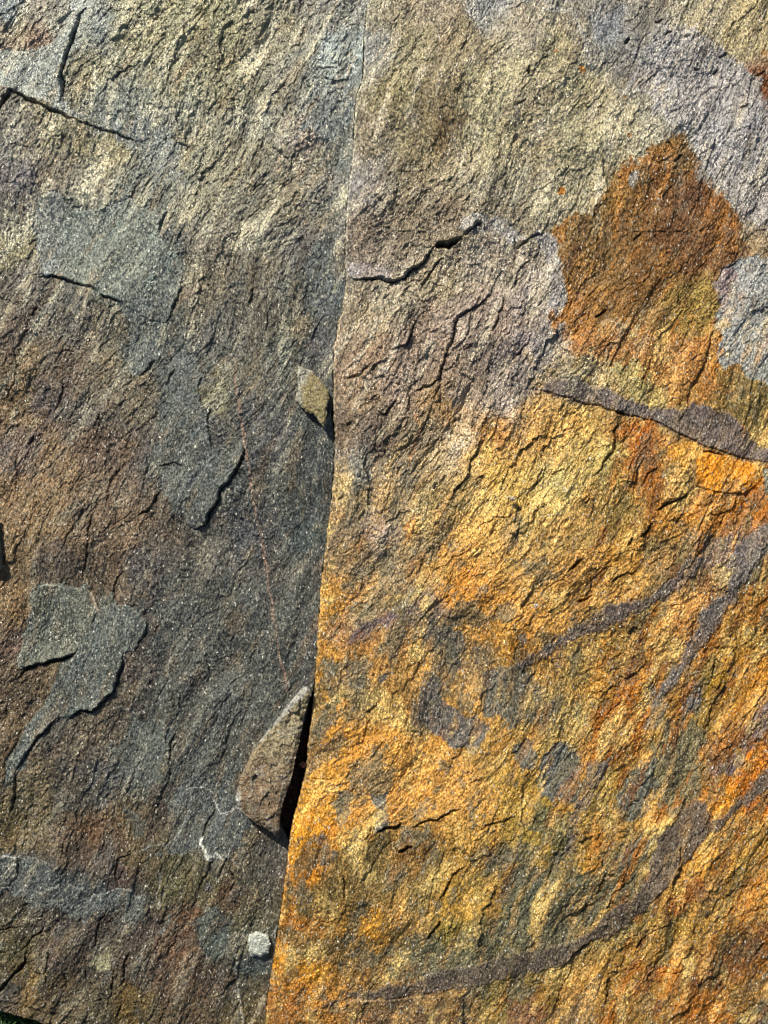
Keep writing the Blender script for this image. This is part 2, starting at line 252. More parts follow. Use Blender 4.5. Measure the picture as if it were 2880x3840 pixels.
# patches painted by nature:  slab | colour | edge softness | ragged amount | roughness factor | outline
PATCH = """
L|142 143 143|3|7|.4|-60 108 0 108 33 112 67 117 97 105 120 88 140 60 150 20 160 -10 215 -10 205 40 190 70 170 100 150 120 137 150 135 190 140 215 165 250 130 238 80 215 45 200 30 190 0 185 -60 190
L|126 127 128|8|16|.6|160 245 220 258 290 255 340 268 370 300 390 340 395 400 370 390 330 345 300 322 250 290 190 266
L|128 129 119|3|7|.3|85 425 110 418 135 425 146 447 150 500 140 560 130 590 100 590 85 560 80 520 75 480
L|122 125 121|3.4|8|.35|146 450 170 455 210 450 280 430 310 450 345 465 350 510 380 540 397 580 390 620 377 660 300 655 262 653 212 631 170 613 130 597 138 530
L|110 113 115|3.4|10|.4|262 655 300 640 380 640 370 680 345 720 335 770 310 805 290 800 285 770 275 690
L|107 109 111|3.4|11|.4|375 780 405 760 435 800 428 850 440 880 455 930 463 975 500 955 525 965 528 985 513 1012 498 1038 478 1058 470 1078 455 1110 440 1135 420 1143 400 1130 380 1100 350 1060 340 1000 345 950 360 880 365 830
L|118 120 110|3|6|.5|85 1265 130 1261 165 1270 183 1268 198 1295 205 1320 200 1346 215 1360 180 1390 160 1405 140 1425 110 1430 60 1442 40 1440 45 1400 60 1350 70 1300
L|112 115 114|3|5|.4|205 1320 215 1310 225 1290 245 1280 250 1305 270 1308 300 1322 317 1338 318 1356 305 1376 290 1405 267 1412 260 1446 250 1473 245 1490 227 1510 207 1530 197 1538 173 1534 157 1546 120 1553 100 1573 63 1620 35 1680 15 1700 20 1640 60 1570 110 1500 122 1450 160 1408 190 1385
L|95 95 92|16|34|.7|330 1250 560 1250 670 1300 660 1480 560 1600 500 1700 380 1720 300 1600 330 1450
L|96 98 100|3.4|12|.5|365 1720 395 1695 450 1690 500 1650 515 1640 515 1700 540 1760 530 1790 500 1850 480 1850 440 1840 400 1840 350 1845 360 1820 385 1790 360 1760
L|98 101 101|4|16|.6|240 1620 290 1560 340 1550 380 1580 370 1650 330 1700 270 1690 230 1660
L|90 92 86|5|8|.8|265 1750 290 1750 310 1765 315 1810 290 1820 280 1790
L|106 108 111|4|14|.8|-60 1850 20 1850 35 1860 80 1845 95 1860 105 1900 140 1905 165 1915 200 1930 260 1920 312 1940 305 1985 270 1985 240 1960 180 1990 120 1965 60 1960 40 1935 -60 1925
L|99 103 100|3|7|.7|440 1955 465 1950 480 1970 497 1990 490 2040 470 2070 450 2055 435 2010
L|105 108 105|3|6|.7|345 2010 370 1970 365 2000 355 2018 338 2015
L|156 147 108|3|8|1|205 2070 235 2030 242 2050 235 2090 215 2102 197 2086
L|94 99 101|3|6|.5|510 2075 540 2050 600 2030 590 2100 550 2105 515 2095
L|82 80 82|3|4|.7|440 1910 453 1902 464 1912 460 1928 446 1928
L|142 146 151|14|12|.9|700 130 725 95 755 80 760 140 740 172 705 165
L|112 114 119|7|12|.6|640 300 670 250 700 230 740 205 758 240 750 265 715 310 690 305 670 275
L|93 95 99|3.4|12|.6|655 560 690 530 740 560 735 640 710 690 690 700 680 640 660 600
L|82 89 96|6|8|.6|625 1150 660 1125 673 1160 655 1190 630 1175
L|120 124 135|6|8|.8|-20 -20 45 -10 50 20 38 32 15 20 -20 18
R|160 161 158|8|16|1|1030 -20 1240 -20 1230 14 1150 8 1100 14 1050 12
R|160 158 156|4|15|1.5|1350 195 1372 150 1385 110 1410 70 1440 60 1500 60 1560 110 1600 150 1640 175 1645 300 1670 300 1670 490 1620 492 1598 480 1575 440 1535 385 1508 345 1498 320 1478 280 1450 272 1425 250 1410 218 1385 200
R|132 136 148|7|12|1|1280 90 1285 50 1310 30 1340 5 1355 5 1335 40 1310 60 1300 95 1290 100
R|128 84 44|5|13|.9|1179 500 1216 477 1266 457 1306 423 1323 393 1339 363 1359 347 1389 337 1406 317 1439 297 1459 290 1476 297 1486 313 1503 337 1506 383 1539 393 1566 427 1599 473 1596 517 1613 540 1602 563 1556 586 1543 616 1546 650 1549 690 1530 720 1490 745 1430 740 1380 715 1340 690 1300 700 1260 740 1232 740 1226 705 1193 696 1196 686 1216 663 1221 636 1213 620 1206 593 1203 560 1197 520
R|146 142 130|2|5|1|1358 385 1375 360 1380 372 1378 395 1362 410
R|146 147 150|3|8|.8|1680 563 1680 829 1636 826 1599 806 1589 786 1555 800 1549 766 1556 726 1546 700 1563 663 1549 636 1543 616 1556 586 1599 563
R|166 145 134|8|8|.9|1556 586 1575 578 1585 600 1575 640 1565 670 1549 640 1545 616
R|132 142 138|2|4|.9|1643 1016 1680 1010 1680 1070 1650 1065
R|150 143 130|2|4|.8|760 573 800 573 820 578 843 593 840 602 793 602 766 598 753 590
R|158 157 152|3|8|.9|1000 473 1020 472 1053 477 1073 470 1106 493 1125 515 1106 520 1073 503 1020 503 993 493
R|162 158 152|3|6|1|1156 507 1185 503 1197 520 1203 560 1206 593 1213 620 1221 636 1216 663 1196 690 1170 700 1188 660 1188 620 1182 580 1178 540
R|100 97 92|3|8|1.1|920 1353 946 1353 973 1351 973 1369 996 1373 1013 1396 1020 1423 1010 1443 980 1426 953 1406 956 1383 926 1376 900 1379 900 1363
R|103 98 88|3|9|1|933 1463 953 1469 950 1506 970 1533 1020 1549 1053 1573 1036 1623 996 1616 970 1606 956 1583 890 1583 890 1523 906 1499 916 1473
R|96 93 78|3|10|1|1119 1440 1139 1459 1173 1489 1186 1516 1149 1546 1106 1566 1086 1549 1050 1543 1046 1506 1043 1453 1073 1443
R|122 113 84|3|12|1|700 1426 740 1433 770 1416 793 1439 786 1473 760 1486 740 1506 726 1536 700 1529 720 1489 703 1466
R|98 95 86|1|4|1|816 1459 833 1449 838 1459 823 1469
R|98 95 86|1|4|1|813 1499 830 1493 823 1508
R|96 82 80|5|12|1.1|766 1363 793 1339 853 1326 886 1319 880 1333 820 1353 786 1379 746 1383
R|124 116 88|2|7|1|730 1702 760 1709 760 1742 750 1769 730 1786 726 1759
R|114 111 96|2|7|1|803 1719 836 1709 830 1729 840 1756 830 1772 826 1792 806 1792 820 1769 813 1746
R|93 90 78|2|5|.8|696 1799 710 1809 716 1829 733 1836 713 1859 696 1859 696 1836
R|108 89 46|4|14|.8|746 1806 770 1816 820 1799 853 1812 903 1799 953 1792 946 1819 963 1859 920 1886 880 1900 850 1925 800 1915 760 1925 745 1955 700 1975 640 1975 615 1960 625 1930 640 1905 650 1890 680 1915 700 1905 715 1870
R|112 90 48|4|15|.8|603 1996 653 2009 693 2026 753 2019 786 2046 820 2059 836 2026 866 1979 886 1986 853 2042 820 2089 753 2092 703 2072 636 2059 630 2026 603 2032
R|97 99 90|2|6|.8|1176 1640 1190 1615 1210 1606 1240 1630 1254 1660 1249 1706 1236 1729 1199 1726 1166 1716 1163 1680
R|98 97 82|3|8|.9|1106 1610 1150 1600 1156 1630 1150 1659 1120 1650
R|103 97 60|3|12|1|1156 1729 1150 1760 1126 1776 1140 1790 1175 1800 1200 1840 1230 1850 1250 1830 1245 1790 1230 1760 1190 1750
R|78 78 55|2|7|.9|1243 1892 1266 1879 1286 1912 1253 1932 1233 1959
R|97 97 80|3|9|1|1339 1719 1366 1702 1406 1692 1399 1726 1346 1756 1333 1756
R|82 90 87|1.5|3|.8|1234 1520 1245 1517 1255 1525 1255 1540 1243 1548 1235 1540
R|98 97 86|1.5|3|.8|1118 1375 1128 1366 1137 1385 1130 1395 1120 1392
R|118 113 110|1.5|3|.8|1149 1303 1157 1301 1162 1312 1152 1316
R|114 107 90|2|7|1|1413 1479 1439 1506 1436 1536 1419 1569 1396 1576 1403 1523 1393 1499
R|120 112 100|2|8|1.1|1483 1473 1516 1466 1516 1506 1496 1539 1473 1573 1469 1506
R|113 100 94|3|8|1|1670 1489 1646 1513 1626 1546 1606 1573 1600 1620 1580 1640 1546 1650 1530 1670 1590 1668 1610 1625 1670 1590
R|210 128 28|2|6|.7|1511 976 1539 980 1599 996 1636 1010 1643 1036 1606 1066 1539 1063 1499 1050 1503 1020
R|196 140 50|2|6|.6|1433 966 1466 956 1506 963 1503 983 1473 1013 1459 1003 1439 990
R|198 124 40|2|7|.9|1573 923 1609 916 1606 936 1583 946
R|202 100 16|3|8|1|1680 1595 1619 1620 1603 1659 1612 1682 1640 1675 1680 1655
R|198 124 32|3|7|1|1566 1709 1596 1699 1593 1719 1566 1742 1549 1766 1536 1762 1545 1735
R|194 90 18|3|7|1|1680 1686 1640 1716 1606 1740 1620 1745 1680 1725
R|143 72 20|6|10|1.1|1393 1419 1369 1439 1339 1466 1326 1506 1293 1529 1283 1573 1319 1566 1346 1519 1373 1466
R|138 70 24|6|10|1.1|1339 1586 1313 1613 1299 1653 1319 1656 1336 1626
R|144 68 22|6|10|1.1|1366 926 1399 930 1403 983 1379 1013 1366 1020 1369 970
R|126 72 36|4|8|1.1|1543 693 1523 730 1486 740 1459 766 1416 803 1439 813 1473 766 1526 740
R|170 108 38|4|9|.8|1443 816 1466 786 1533 760 1553 786 1539 846 1499 863 1473 873 1443 886
R|166 102 28|1|2|1|1249 147 1258 146 1264 154 1257 161 1249 158
R|166 102 28|1|2|1|1207 410 1217 406 1220 418 1212 425 1206 420
R|160 112 48|1|2|1|1644 114 1654 113 1656 124 1646 126
R|160 112 48|1|2|1|1345 207 1352 207 1351 214 1345 213
R|160 118 60|1|2|1|1198 113 1205 112 1205 120 1198 120
R|160 118 60|1|2|1|1351 290 1361 291 1360 297 1352 296
R|152 112 60|1|2|1|1156 378 1161 380 1160 386 1155 385
R|116 80 36|4|9|1|630 2060 645 2090 640 2120 615 2130 605 2100
R|186 104 40|4|8|1|880 1130 893 1120 898 1140 885 1170 872 1172
R|150 80 36|7|12|1.1|1420 1950 1470 1930 1500 1880 1525 1900 1500 1950 1440 1985
R|156 106 52|14|26|1|1190 690 1300 700 1420 720 1530 740 1550 850 1450 880 1380 800 1300 775 1230 760
R|122 78 40|10|18|1.1|1560 2050 1640 2010 1659 2060 1600 2110 1540 2130 1480 2120 1500 2080
R|155 85 32|8|16|1.1|1350 2110 1400 2090 1440 2100 1400 2130 1360 2180 1320 2212 1290 2212
R|118 84 58|10|16|1|1100 2160 1160 2150 1190 2190 1150 2230 1090 2220
R|104 99 70|9|20|.9|1130 1900 1200 1870 1250 1890 1300 1880 1350 1850 1380 1860 1370 1910 1320 1950 1280 1985 1220 2035 1140 2040 1060 2055 980 2075 900 2105 840 2110 830 2050 900 2010 960 2030 1020 1990 1080 1985
R|88 87 62|2.5|13|.9|1100 1870 1180 1880 1175 1930 1160 1990 1110 1990 1080 1960
R|108 98 84|3|11|1|1270 1650 1315 1640 1305 1720 1280 1770 1258 1835 1222 1835 1235 1770
R|96 97 82|2.5|12|1|1340 1700 1375 1660 1415 1645 1425 1690 1400 1745 1360 1768 1333 1750
R|124 114 80|12|22|1|1420 1560 1500 1540 1520 1600 1510 1700 1460 1770 1420 1740 1430 1650
R|116 108 84|8|18|1|1330 1850 1390 1790 1420 1810 1400 1860 1350 1880
R|120 100 58|8|20|.9|640 1500 700 1480 720 1540 690 1590 640 1600
R|90 80 50|4|12|.9|1040 1830 1100 1810 1120 1850 1090 1900 1050 1890
R|106 98 78|4|14|1|900 1340 960 1340 1000 1380 1060 1430 1010 1460 940 1440 900 1400
R|150 122 52|6|14|1|1240 1780 1285 1700 1330 1650 1345 1670 1300 1760 1260 1850 1235 1880"""
VEINS = """
108 97 88|1176 826 1206 816 1246 816 1279 836 1313 840 1346 863 1389 876 1439 886 1473 883 1513 873 1556 886 1583 900 1610 930 1640 960 1680 975 1680 998 1639 998 1589 986 1533 966 1499 956 1466 940 1406 906 1339 893 1303 880 1263 871 1216 856 1173 845
100 89 78|1113 1436 1139 1413 1173 1403 1203 1379 1233 1356 1266 1346 1286 1323 1313 1306 1346 1303 1389 1289 1413 1279 1436 1259 1453 1243 1466 1226 1489 1203 1513 1203 1500 1240 1466 1273 1439 1289 1389 1313 1353 1336 1319 1346 1293 1369 1253 1373 1223 1389 1183 1413 1163 1426 1126 1443
98 86 70|660 2180 716 2156 760 2142 806 2139 836 2122 886 2119 920 2106 953 2089 1003 2086 1053 2076 1106 2056 1146 2049 1173 2042 1223 2042 1246 2022 1273 2006 1293 1979 1319 1959 1353 1946 1379 1912 1399 1889 1406 1846 1416 1802 1443 1782 1473 1756 1496 1732 1519 1726 1535 1765 1560 1765 1590 1730 1610 1700 1640 1670 1680 1640 1680 1679 1636 1716 1606 1736 1579 1759 1556 1782 1533 1796 1519 1812 1493 1836 1476 1859 1456 1879 1439 1906 1416 1932 1406 1949 1383 1969 1359 1992 1336 2016 1306 2029 1280 2027 1253 2042 1236 2062 1223 2077 1206 2084 1156 2096 1106 2109 1073 2116 1020 2127 953 2139 886 2147 836 2156 786 2156 740 2159 713 2172
116 107 96|1680 1120 1625 1145 1600 1180 1590 1230 1560 1285 1536 1295 1512 1325 1506 1356 1480 1390 1470 1425 1450 1450 1440 1470 1425 1485 1436 1500 1465 1470 1482 1440 1500 1410 1520 1392 1545 1360 1560 1330 1590 1290 1612 1235 1640 1200 1680 1185"""
# thin coloured lines; the pale ones along the joint paint its sunlit rim:  slab | colour | width | opacity | points
LINES = """
L|158 126 100|3.5|.75|505 770 510 830 525 930 550 1100 565 1170 580 1260 590 1330 600 1400 612 1450 622 1500
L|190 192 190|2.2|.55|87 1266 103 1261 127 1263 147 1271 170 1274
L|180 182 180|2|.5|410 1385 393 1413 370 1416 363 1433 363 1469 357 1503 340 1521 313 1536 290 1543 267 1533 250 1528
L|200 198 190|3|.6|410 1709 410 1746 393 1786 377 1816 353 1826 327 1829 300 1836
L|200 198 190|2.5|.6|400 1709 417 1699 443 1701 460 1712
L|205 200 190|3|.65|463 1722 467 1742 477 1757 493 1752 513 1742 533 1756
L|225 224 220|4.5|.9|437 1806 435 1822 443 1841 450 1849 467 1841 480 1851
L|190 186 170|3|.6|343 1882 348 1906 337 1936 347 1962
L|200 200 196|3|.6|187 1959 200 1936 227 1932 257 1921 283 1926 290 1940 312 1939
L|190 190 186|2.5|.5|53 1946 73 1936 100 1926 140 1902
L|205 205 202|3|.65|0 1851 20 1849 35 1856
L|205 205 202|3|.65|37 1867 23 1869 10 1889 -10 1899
L|200 190 165|2.6|.8|538 2056 530 2069 513 2074 510 2092 512 2126 517 2159 525 2192 527 2230
L|215 216 210|3|.8|603 1992 596 2010 585 2020
L|205 190 150|7|.6|573 2150 560 2175 545 2200 535 2225
L|170 172 170|2|.5|-20 108 33 110 67 115 93 103 117 90
L|160 162 160|2|.45|173 453 207 450 240 440 277 430
L|165 167 163|2|.45|90 422 113 419 133 427 145 447
L|196 186 150|3|.5|15 1985 60 1990 90 1985
R|190 187 172|9|.5|1160 40 1182 24 1210 26 1235 28 1243 50 1250 65 1262 85 1263 110 1270 135 1278 150
R|186 183 170|9|.5|1330 190 1350 205 1385 197 1405 205 1415 225 1425 245 1450 270 1480 278 1500 320 1515 350 1540 385
R|180 178 170|8|.45|1540 385 1580 440 1600 480 1625 495
R|120 82 62|3|.6|996 1273 1036 1269 1066 1263 1106 1249 1150 1240
R|90 55 40|2.2|.7|1149 836 1173 845 1216 856 1263 871 1303 880 1339 893 1379 903 1406 906 1439 923 1466 940 1499 956 1533 966 1556 978 1589 986 1639 998 1680 998
R|178 172 150|3|.5|693 1290 713 1300 740 1287 770 1300 800 1316
R|178 172 150|3|.4|850 1316 870 1305 890 1280 870 1240 855 1220
R|188 160 120|5|.55|735 2185 745 2168 775 2158 830 2156
R|204 170 110|4|.35|880 1789 916 1770 946 1765 973 1748 993 1742
R|150 70 20|6|.4|1333 1010 1320 1060 1300 1100
R|176 96 50|4|.45|893 890 910 920 895 960 880 1010
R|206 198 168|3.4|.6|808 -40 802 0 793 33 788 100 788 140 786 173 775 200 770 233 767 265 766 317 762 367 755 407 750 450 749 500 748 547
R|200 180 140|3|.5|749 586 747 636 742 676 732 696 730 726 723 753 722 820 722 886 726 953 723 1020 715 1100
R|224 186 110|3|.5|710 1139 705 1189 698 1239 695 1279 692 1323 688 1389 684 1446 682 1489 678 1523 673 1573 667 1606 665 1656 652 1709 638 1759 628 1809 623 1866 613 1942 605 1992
R|170 84 30|5|.4|1403 1000 1395 1050 1370 1090
R|176 112 88|3|.3|1200 950 1190 985 1205 1010"""
# splits and ledges:  slab | width | raise of the sunward lip | points
CRACKS = """
L|7|5|185 15 173 30 163 60 155 87 147 113 137 143 135 177 138 203 133 225
L|11|4|-20 262 0 240 13 213 25 197 33 200
L|6|4|25 197 50 209 77 223 100 233 110 240 133 247 160 257
L|3|3|160 257 187 267 213 275 253 287 283 300 300 313
L|3.4|1|362 457 353 477 345 510
L|3|1|60 527 67 519 80 519
L|5|5|83 598 113 595 143 603 167 613 200 623 212 631
L|4|3|217 636 233 641 263 653
L|2.5|2|397 610 383 636 377 656 360 696
L|2.6|1|423 693 421 713
L|3.4|1|438 800 430 826 430 853 440 876
L|3|1|458 883 450 906 453 940 462 973 463 983
L|6|6|525 963 528 983 515 1010 500 1036 480 1056 473 1076 457 1106 443 1133 433 1139 420 1145
L|4|3|350 1060 333 1083 320 1106 300 1112
L|2.6|1|273 1006 253 1020 240 1036 233 1073 230 1100
L|4|3|333 776 323 793 307 810
L|2.6|1|377 796 367 813 364 830
L|2.6|2|140 820 133 853 120 886
L|2.4|1|33 760 37 806 27 840 13 860
L|3|1|218 890 212 910
L|4|2|72 943 62 963
L|2.4|1|40 976 35 1003 37 1030 32 1060
L|3.4|2|83 660 67 683
L|3|1|60 713 45 733
L|2.4|1|160 760 140 756 123 773 120 790
L|3|1|203 1106 193 1139 193 1166 187 1216 180 1233 178 1256
L|2.2|1|167 1222 163 1252
L|2.6|1|267 1229 250 1259 248 1303
L|3.4|2|320 1340 317 1366 305 1386 290 1408
L|5|6|267 1412 260 1446 250 1473 245 1490 227 1510 207 1530 197 1538 173 1534 157 1546 145 1561
L|4|4|120 1553 100 1573 83 1593 63 1620 40 1656 35 1665
L|5|3|35 1665 32 1692 33 1719 28 1739 17 1754
L|9|7|163 1409 133 1423 110 1429 83 1434 60 1443 50 1449 37 1469
L|2.4|1|390 1500 387 1526 397 1543
L|3.4|1|383 1573 370 1603 368 1626 365 1659
L|3|2|208 1324 200 1346
L|2.6|1|17 1523 5 1556
L|2|0|247 1550 233 1552
L|4|3|35 1856 40 1866 37 1889
L|3|1|135 1822 135 1849
L|3|1|223 1816 217 1839
L|3.4|1|281 1832 280 1850 257 1856 248 1886 248 1916
L|4.4|2|493 1849 480 1872 472 1892
L|3|2|465 1742 450 1776 437 1806
L|3|1|503 1879 510 1902 497 1926
L|2.4|1|343 1749 333 1786
L|5|2|277 2056 265 2089 267 2116 255 2136
L|4|1|247 2089 242 2119 240 2149 230 2179
L|3|1|235 1962 213 1992 205 2026 203 2059
L|3|1|103 2052 100 2099 97 2129
L|3.4|2|90 2006 60 2042 40 2056
L|8|4|53 2066 52 2082 23 2112 0 2139 -20 2160
L|4.4|2|220 2156 200 2169
L|3.4|1|365 2159 353 2189 343 2212 335 2230
L|2.8|1|260 2169 252 2206
L|2.6|1|400 1949 383 1969
L|2.4|1|133 2099 143 2125 130 2139
L|2.2|1|-5 2010 20 2005 55 2006
L|2|1|686 145 703 146 720 148
L|2.4|1|725 480 738 488 747 489
L|3.4|2|547 620 540 660
L|2.4|1|345 1010 372 1003 400 1004
L|2|1|163 1806 167 1850
R|6|8|746 595 766 605 793 603 820 603 853 609 873 600 890 583 913 568 923 550 943 530
R|17|10|940 532 955 530 966 530 983 522 996 513
R|6|6|996 513 1013 500 1030 487 1043 480
R|5|3|1116 540 1136 523 1153 510 1175 503
R|5.4|5|1063 633 1046 650 1033 663 1006 673 986 685 983 713 976 740 966 756 956 793 946 820 933 831 913 836 893 846
R|5.4|4|896 696 890 720 876 750 860 751 845 755
R|5|4|960 553 930 586 910 625
R|4|2|1020 743 1003 756
R|4|2|806 786 776 810 745 822
R|4|2|816 850 798 868
R|4|2|856 866 830 896 820 888
R|2|1|886 850 881 893
R|4.4|1|758 914 750 918
R|5|3|746 1066 730 1083
R|2.4|1|953 836 973 828
R|2|1|1149 836 1173 845 1216 856 1263 871 1303 880 1339 893 1379 903 1406 906 1439 923 1466 940 1499 956 1533 966 1556 978 1589 986 1639 998 1680 998
R|5|2|1325 890 1339 893 1350 896
R|4.4|4|1511 973 1539 977 1560 983
R|6|4|1483 1070 1466 1073 1443 1083 1416 1103
R|4|3|1336 900 1326 936 1326 973 1313 986 1296 1016 1279 1033
R|3.6|2|1416 1010 1396 1026 1386 1043
R|3|2|1403 780 1389 820 1383 843
R|4|2|1309 670 1286 686
R|5|3|1273 1073 1263 1090
R|2.6|2|1599 563 1573 576 1556 583 1543 616
R|4|2|1429 45 1413 53
R|4|2|1451 70 1434 80
R|3|1|1489 79 1476 82
R|5|2|1359 88 1349 97
R|5|2|1510 149 1496 154
R|3.4|2|1569 117 1549 128
R|4|2|1553 153 1536 160
R|4|2|1613 230 1593 237
R|6|2|1141 150 1136 170
R|3|1|1136 223 1112 233
R|3.6|2|1474 332 1456 353
R|5|2|1386 500 1366 523
R|5|3|1408 1126 1396 1146 1379 1159
R|5|3|1366 1163 1353 1178
R|5|3|1259 1203 1239 1223 1219 1238
R|5|3|1361 1229 1353 1239 1333 1249 1316 1259
R|4|2|1366 1193 1363 1213
R|5|2|1279 1288 1246 1299
R|3.4|2|1473 1106 1459 1133
R|3|1|1153 1449 1136 1479
R|3|2|1546 1423 1536 1469
R|2.6|1|800 1549 786 1589 783 1606 766 1612
R|3.4|2|683 1602 666 1616
R|2.4|1|1106 1116 1066 1119 1036 1136
R|2|1|663 1679 693 1682 720 1679
R|6|4|813 1796 830 1786 853 1786 870 1777
R|4.4|4|886 1789 916 1774 946 1769 973 1752 993 1746
R|8|3|890 1822 876 1832 861 1841
R|5|1|740 1886 745 1919 748 1946
R|4|3|1010 1866 983 1882 970 1902 960 1922 950 1942
R|6|3|946 1982 944 1995 936 2009 920 2022
R|4|2|1106 1759 1086 1774 1066 1777 1036 1787
R|4|2|1043 1681 1013 1689
R|4|1|980 1802 978 1822
R|3.6|1|716 1986 693 1992
R|4|3|793 1805 803 1782
R|3|2|813 1520 790 1540
R|3.4|3|1280 2027 1253 2042 1236 2062 1223 2077 1206 2084
R|3|2|1439 1906 1416 1932 1406 1949
R|3|2|1469 1826 1463 1865
R|3|1|1450 1990 1420 2005 1390 2030 1370 2060
R|3|2|1406 2100 1385 2125
R|3|1|1483 2090 1460 2100 1425 2105
R|3|2|1193 1870 1180 1890
R|3.6|2|1180 1920 1170 1945
R|3|1|1370 1890 1345 1920
R|3.6|2|1140 1590 1120 1620 1106 1630
R|3|1|1300 1850 1305 1890 1290 1930
R|3|1|1240 2080 1225 2110 1205 2140
R|3|2|1560 1935 1575 1925 1590 1915
R|4|2|1650 158 1640 165 1625 170
R|3.4|2|1150 720 1135 745 1112 775
R|3.4|2|1145 560 1118 590 1106 625
R|3|2|1090 640 1075 690 1060 720
R|3|2|1180 1010 1165 1040 1150 1052
R|3|2|1120 1130 1116 1155
R|3|1|1220 1010 1190 1030
R|3|1|1590 1090 1560 1110 1530 1115
R|4|2|1105 1080 1096 1078"""
# raised plates (parts of the slabs):  slab | thickness | name | label | outline
PLATES = """
L|2.4|flake|smooth grey flake with a rounded top and long tail|85 1265 130 1261 165 1270 183 1268 198 1295 207 1320 222 1312 240 1303 270 1308 300 1322 317 1338 318 1356 305 1376 290 1405 267 1412 260 1446 250 1473 245 1490 227 1510 207 1530 197 1538 173 1534 157 1546 120 1553 100 1573 63 1620 35 1680 12 1700 20 1640 60 1570 100 1510 115 1450 133 1430 160 1410 140 1418 110 1427 60 1440 45 1440 40 1420 60 1340 70 1300
L|2.6|flake|dark grey tongue shaped flake|470 968 500 955 520 958 528 972 526 985 513 1012 498 1038 478 1058 470 1078 455 1110 440 1135 420 1143 405 1128 410 1090 430 1050 445 1010
L|3|flake|small chipped grey flake|112 1421 120 1402 143 1406 160 1410 133 1422
L|1.8|flake|broad grey plate with a broken lower edge|85 425 110 418 135 425 146 447 170 455 210 450 280 430 310 450 345 465 350 510 380 540 397 580 390 620 378 655 360 695 320 690 263 653 212 631 167 613 143 603 113 595 85 590 78 540 75 480
L|2|flake|pale grey plate beside the deep split|-60 108 0 108 33 112 67 117 97 105 120 88 140 60 160 40 163 60 155 87 147 113 137 143 135 177 138 203 140 235 110 238 77 221 50 207 28 195 0 190 -60 200
L|2|flake|thin grey flake with white broken rims|-60 1850 20 1850 37 1858 40 1875 36 1892 15 1915 -60 1925
R|4|flake|bright orange step|1511 976 1539 980 1599 996 1636 1010 1643 1036 1606 1066 1539 1063 1499 1050 1503 1020
R|4|flake|rounded brown flake with a pale rim|715 2240 712 2205 722 2180 738 2167 775 2158 836 2158 886 2152 953 2145 1000 2140 1000 2240"""


def parse(s):
    return [r.split('|') for r in s.strip().splitlines()]


def coltable(s):
    v = np.array([float(a) for a in s.split()]).reshape(-1, 5)
    return v[:, :2], v[:, 2:]


def idw(table, X, Y):
    P, C = coltable(table)
    C = lin(C)
    st = 10.0
    x0, x1 = float(X.min()) - st, float(X.max()) + st
    y0, y1 = float(Y.min()) - st, float(Y.max()) + st
    gx = np.arange(x0, x1 + st * 2, st); gy = np.arange(y0, y1 + st * 2, st)
    GX, GY = np.meshgrid(gx, gy)
    num = np.zeros(GX.shape + (3,)); den = np.zeros(GX.shape)
    for p, c in zip(P, C):
        d2 = (GX - p[0]) ** 2 + (GY - p[1]) ** 2
        w = 1.0 / (d2 + 150.0) ** 2
        num += w[..., None] * c; den += w
    G = (num / den[..., None]).astype(F)
    fx = (X - x0) / st; fy = (Y - y0) / st
    ix = np.clip(fx.astype(int), 0, len(gx) - 2); iy = np.clip(fy.astype(int), 0, len(gy) - 2)
    fx = np.clip(fx - ix, 0, 1)[..., None]; fy = np.clip(fy - iy, 0, 1)[..., None]
    return (G[iy, ix] * (1 - fx) * (1 - fy) + G[iy, ix + 1] * fx * (1 - fy) + G[iy + 1, ix] * (1 - fx) * fy + G[iy + 1, ix + 1] * fx * fy).astype(F)


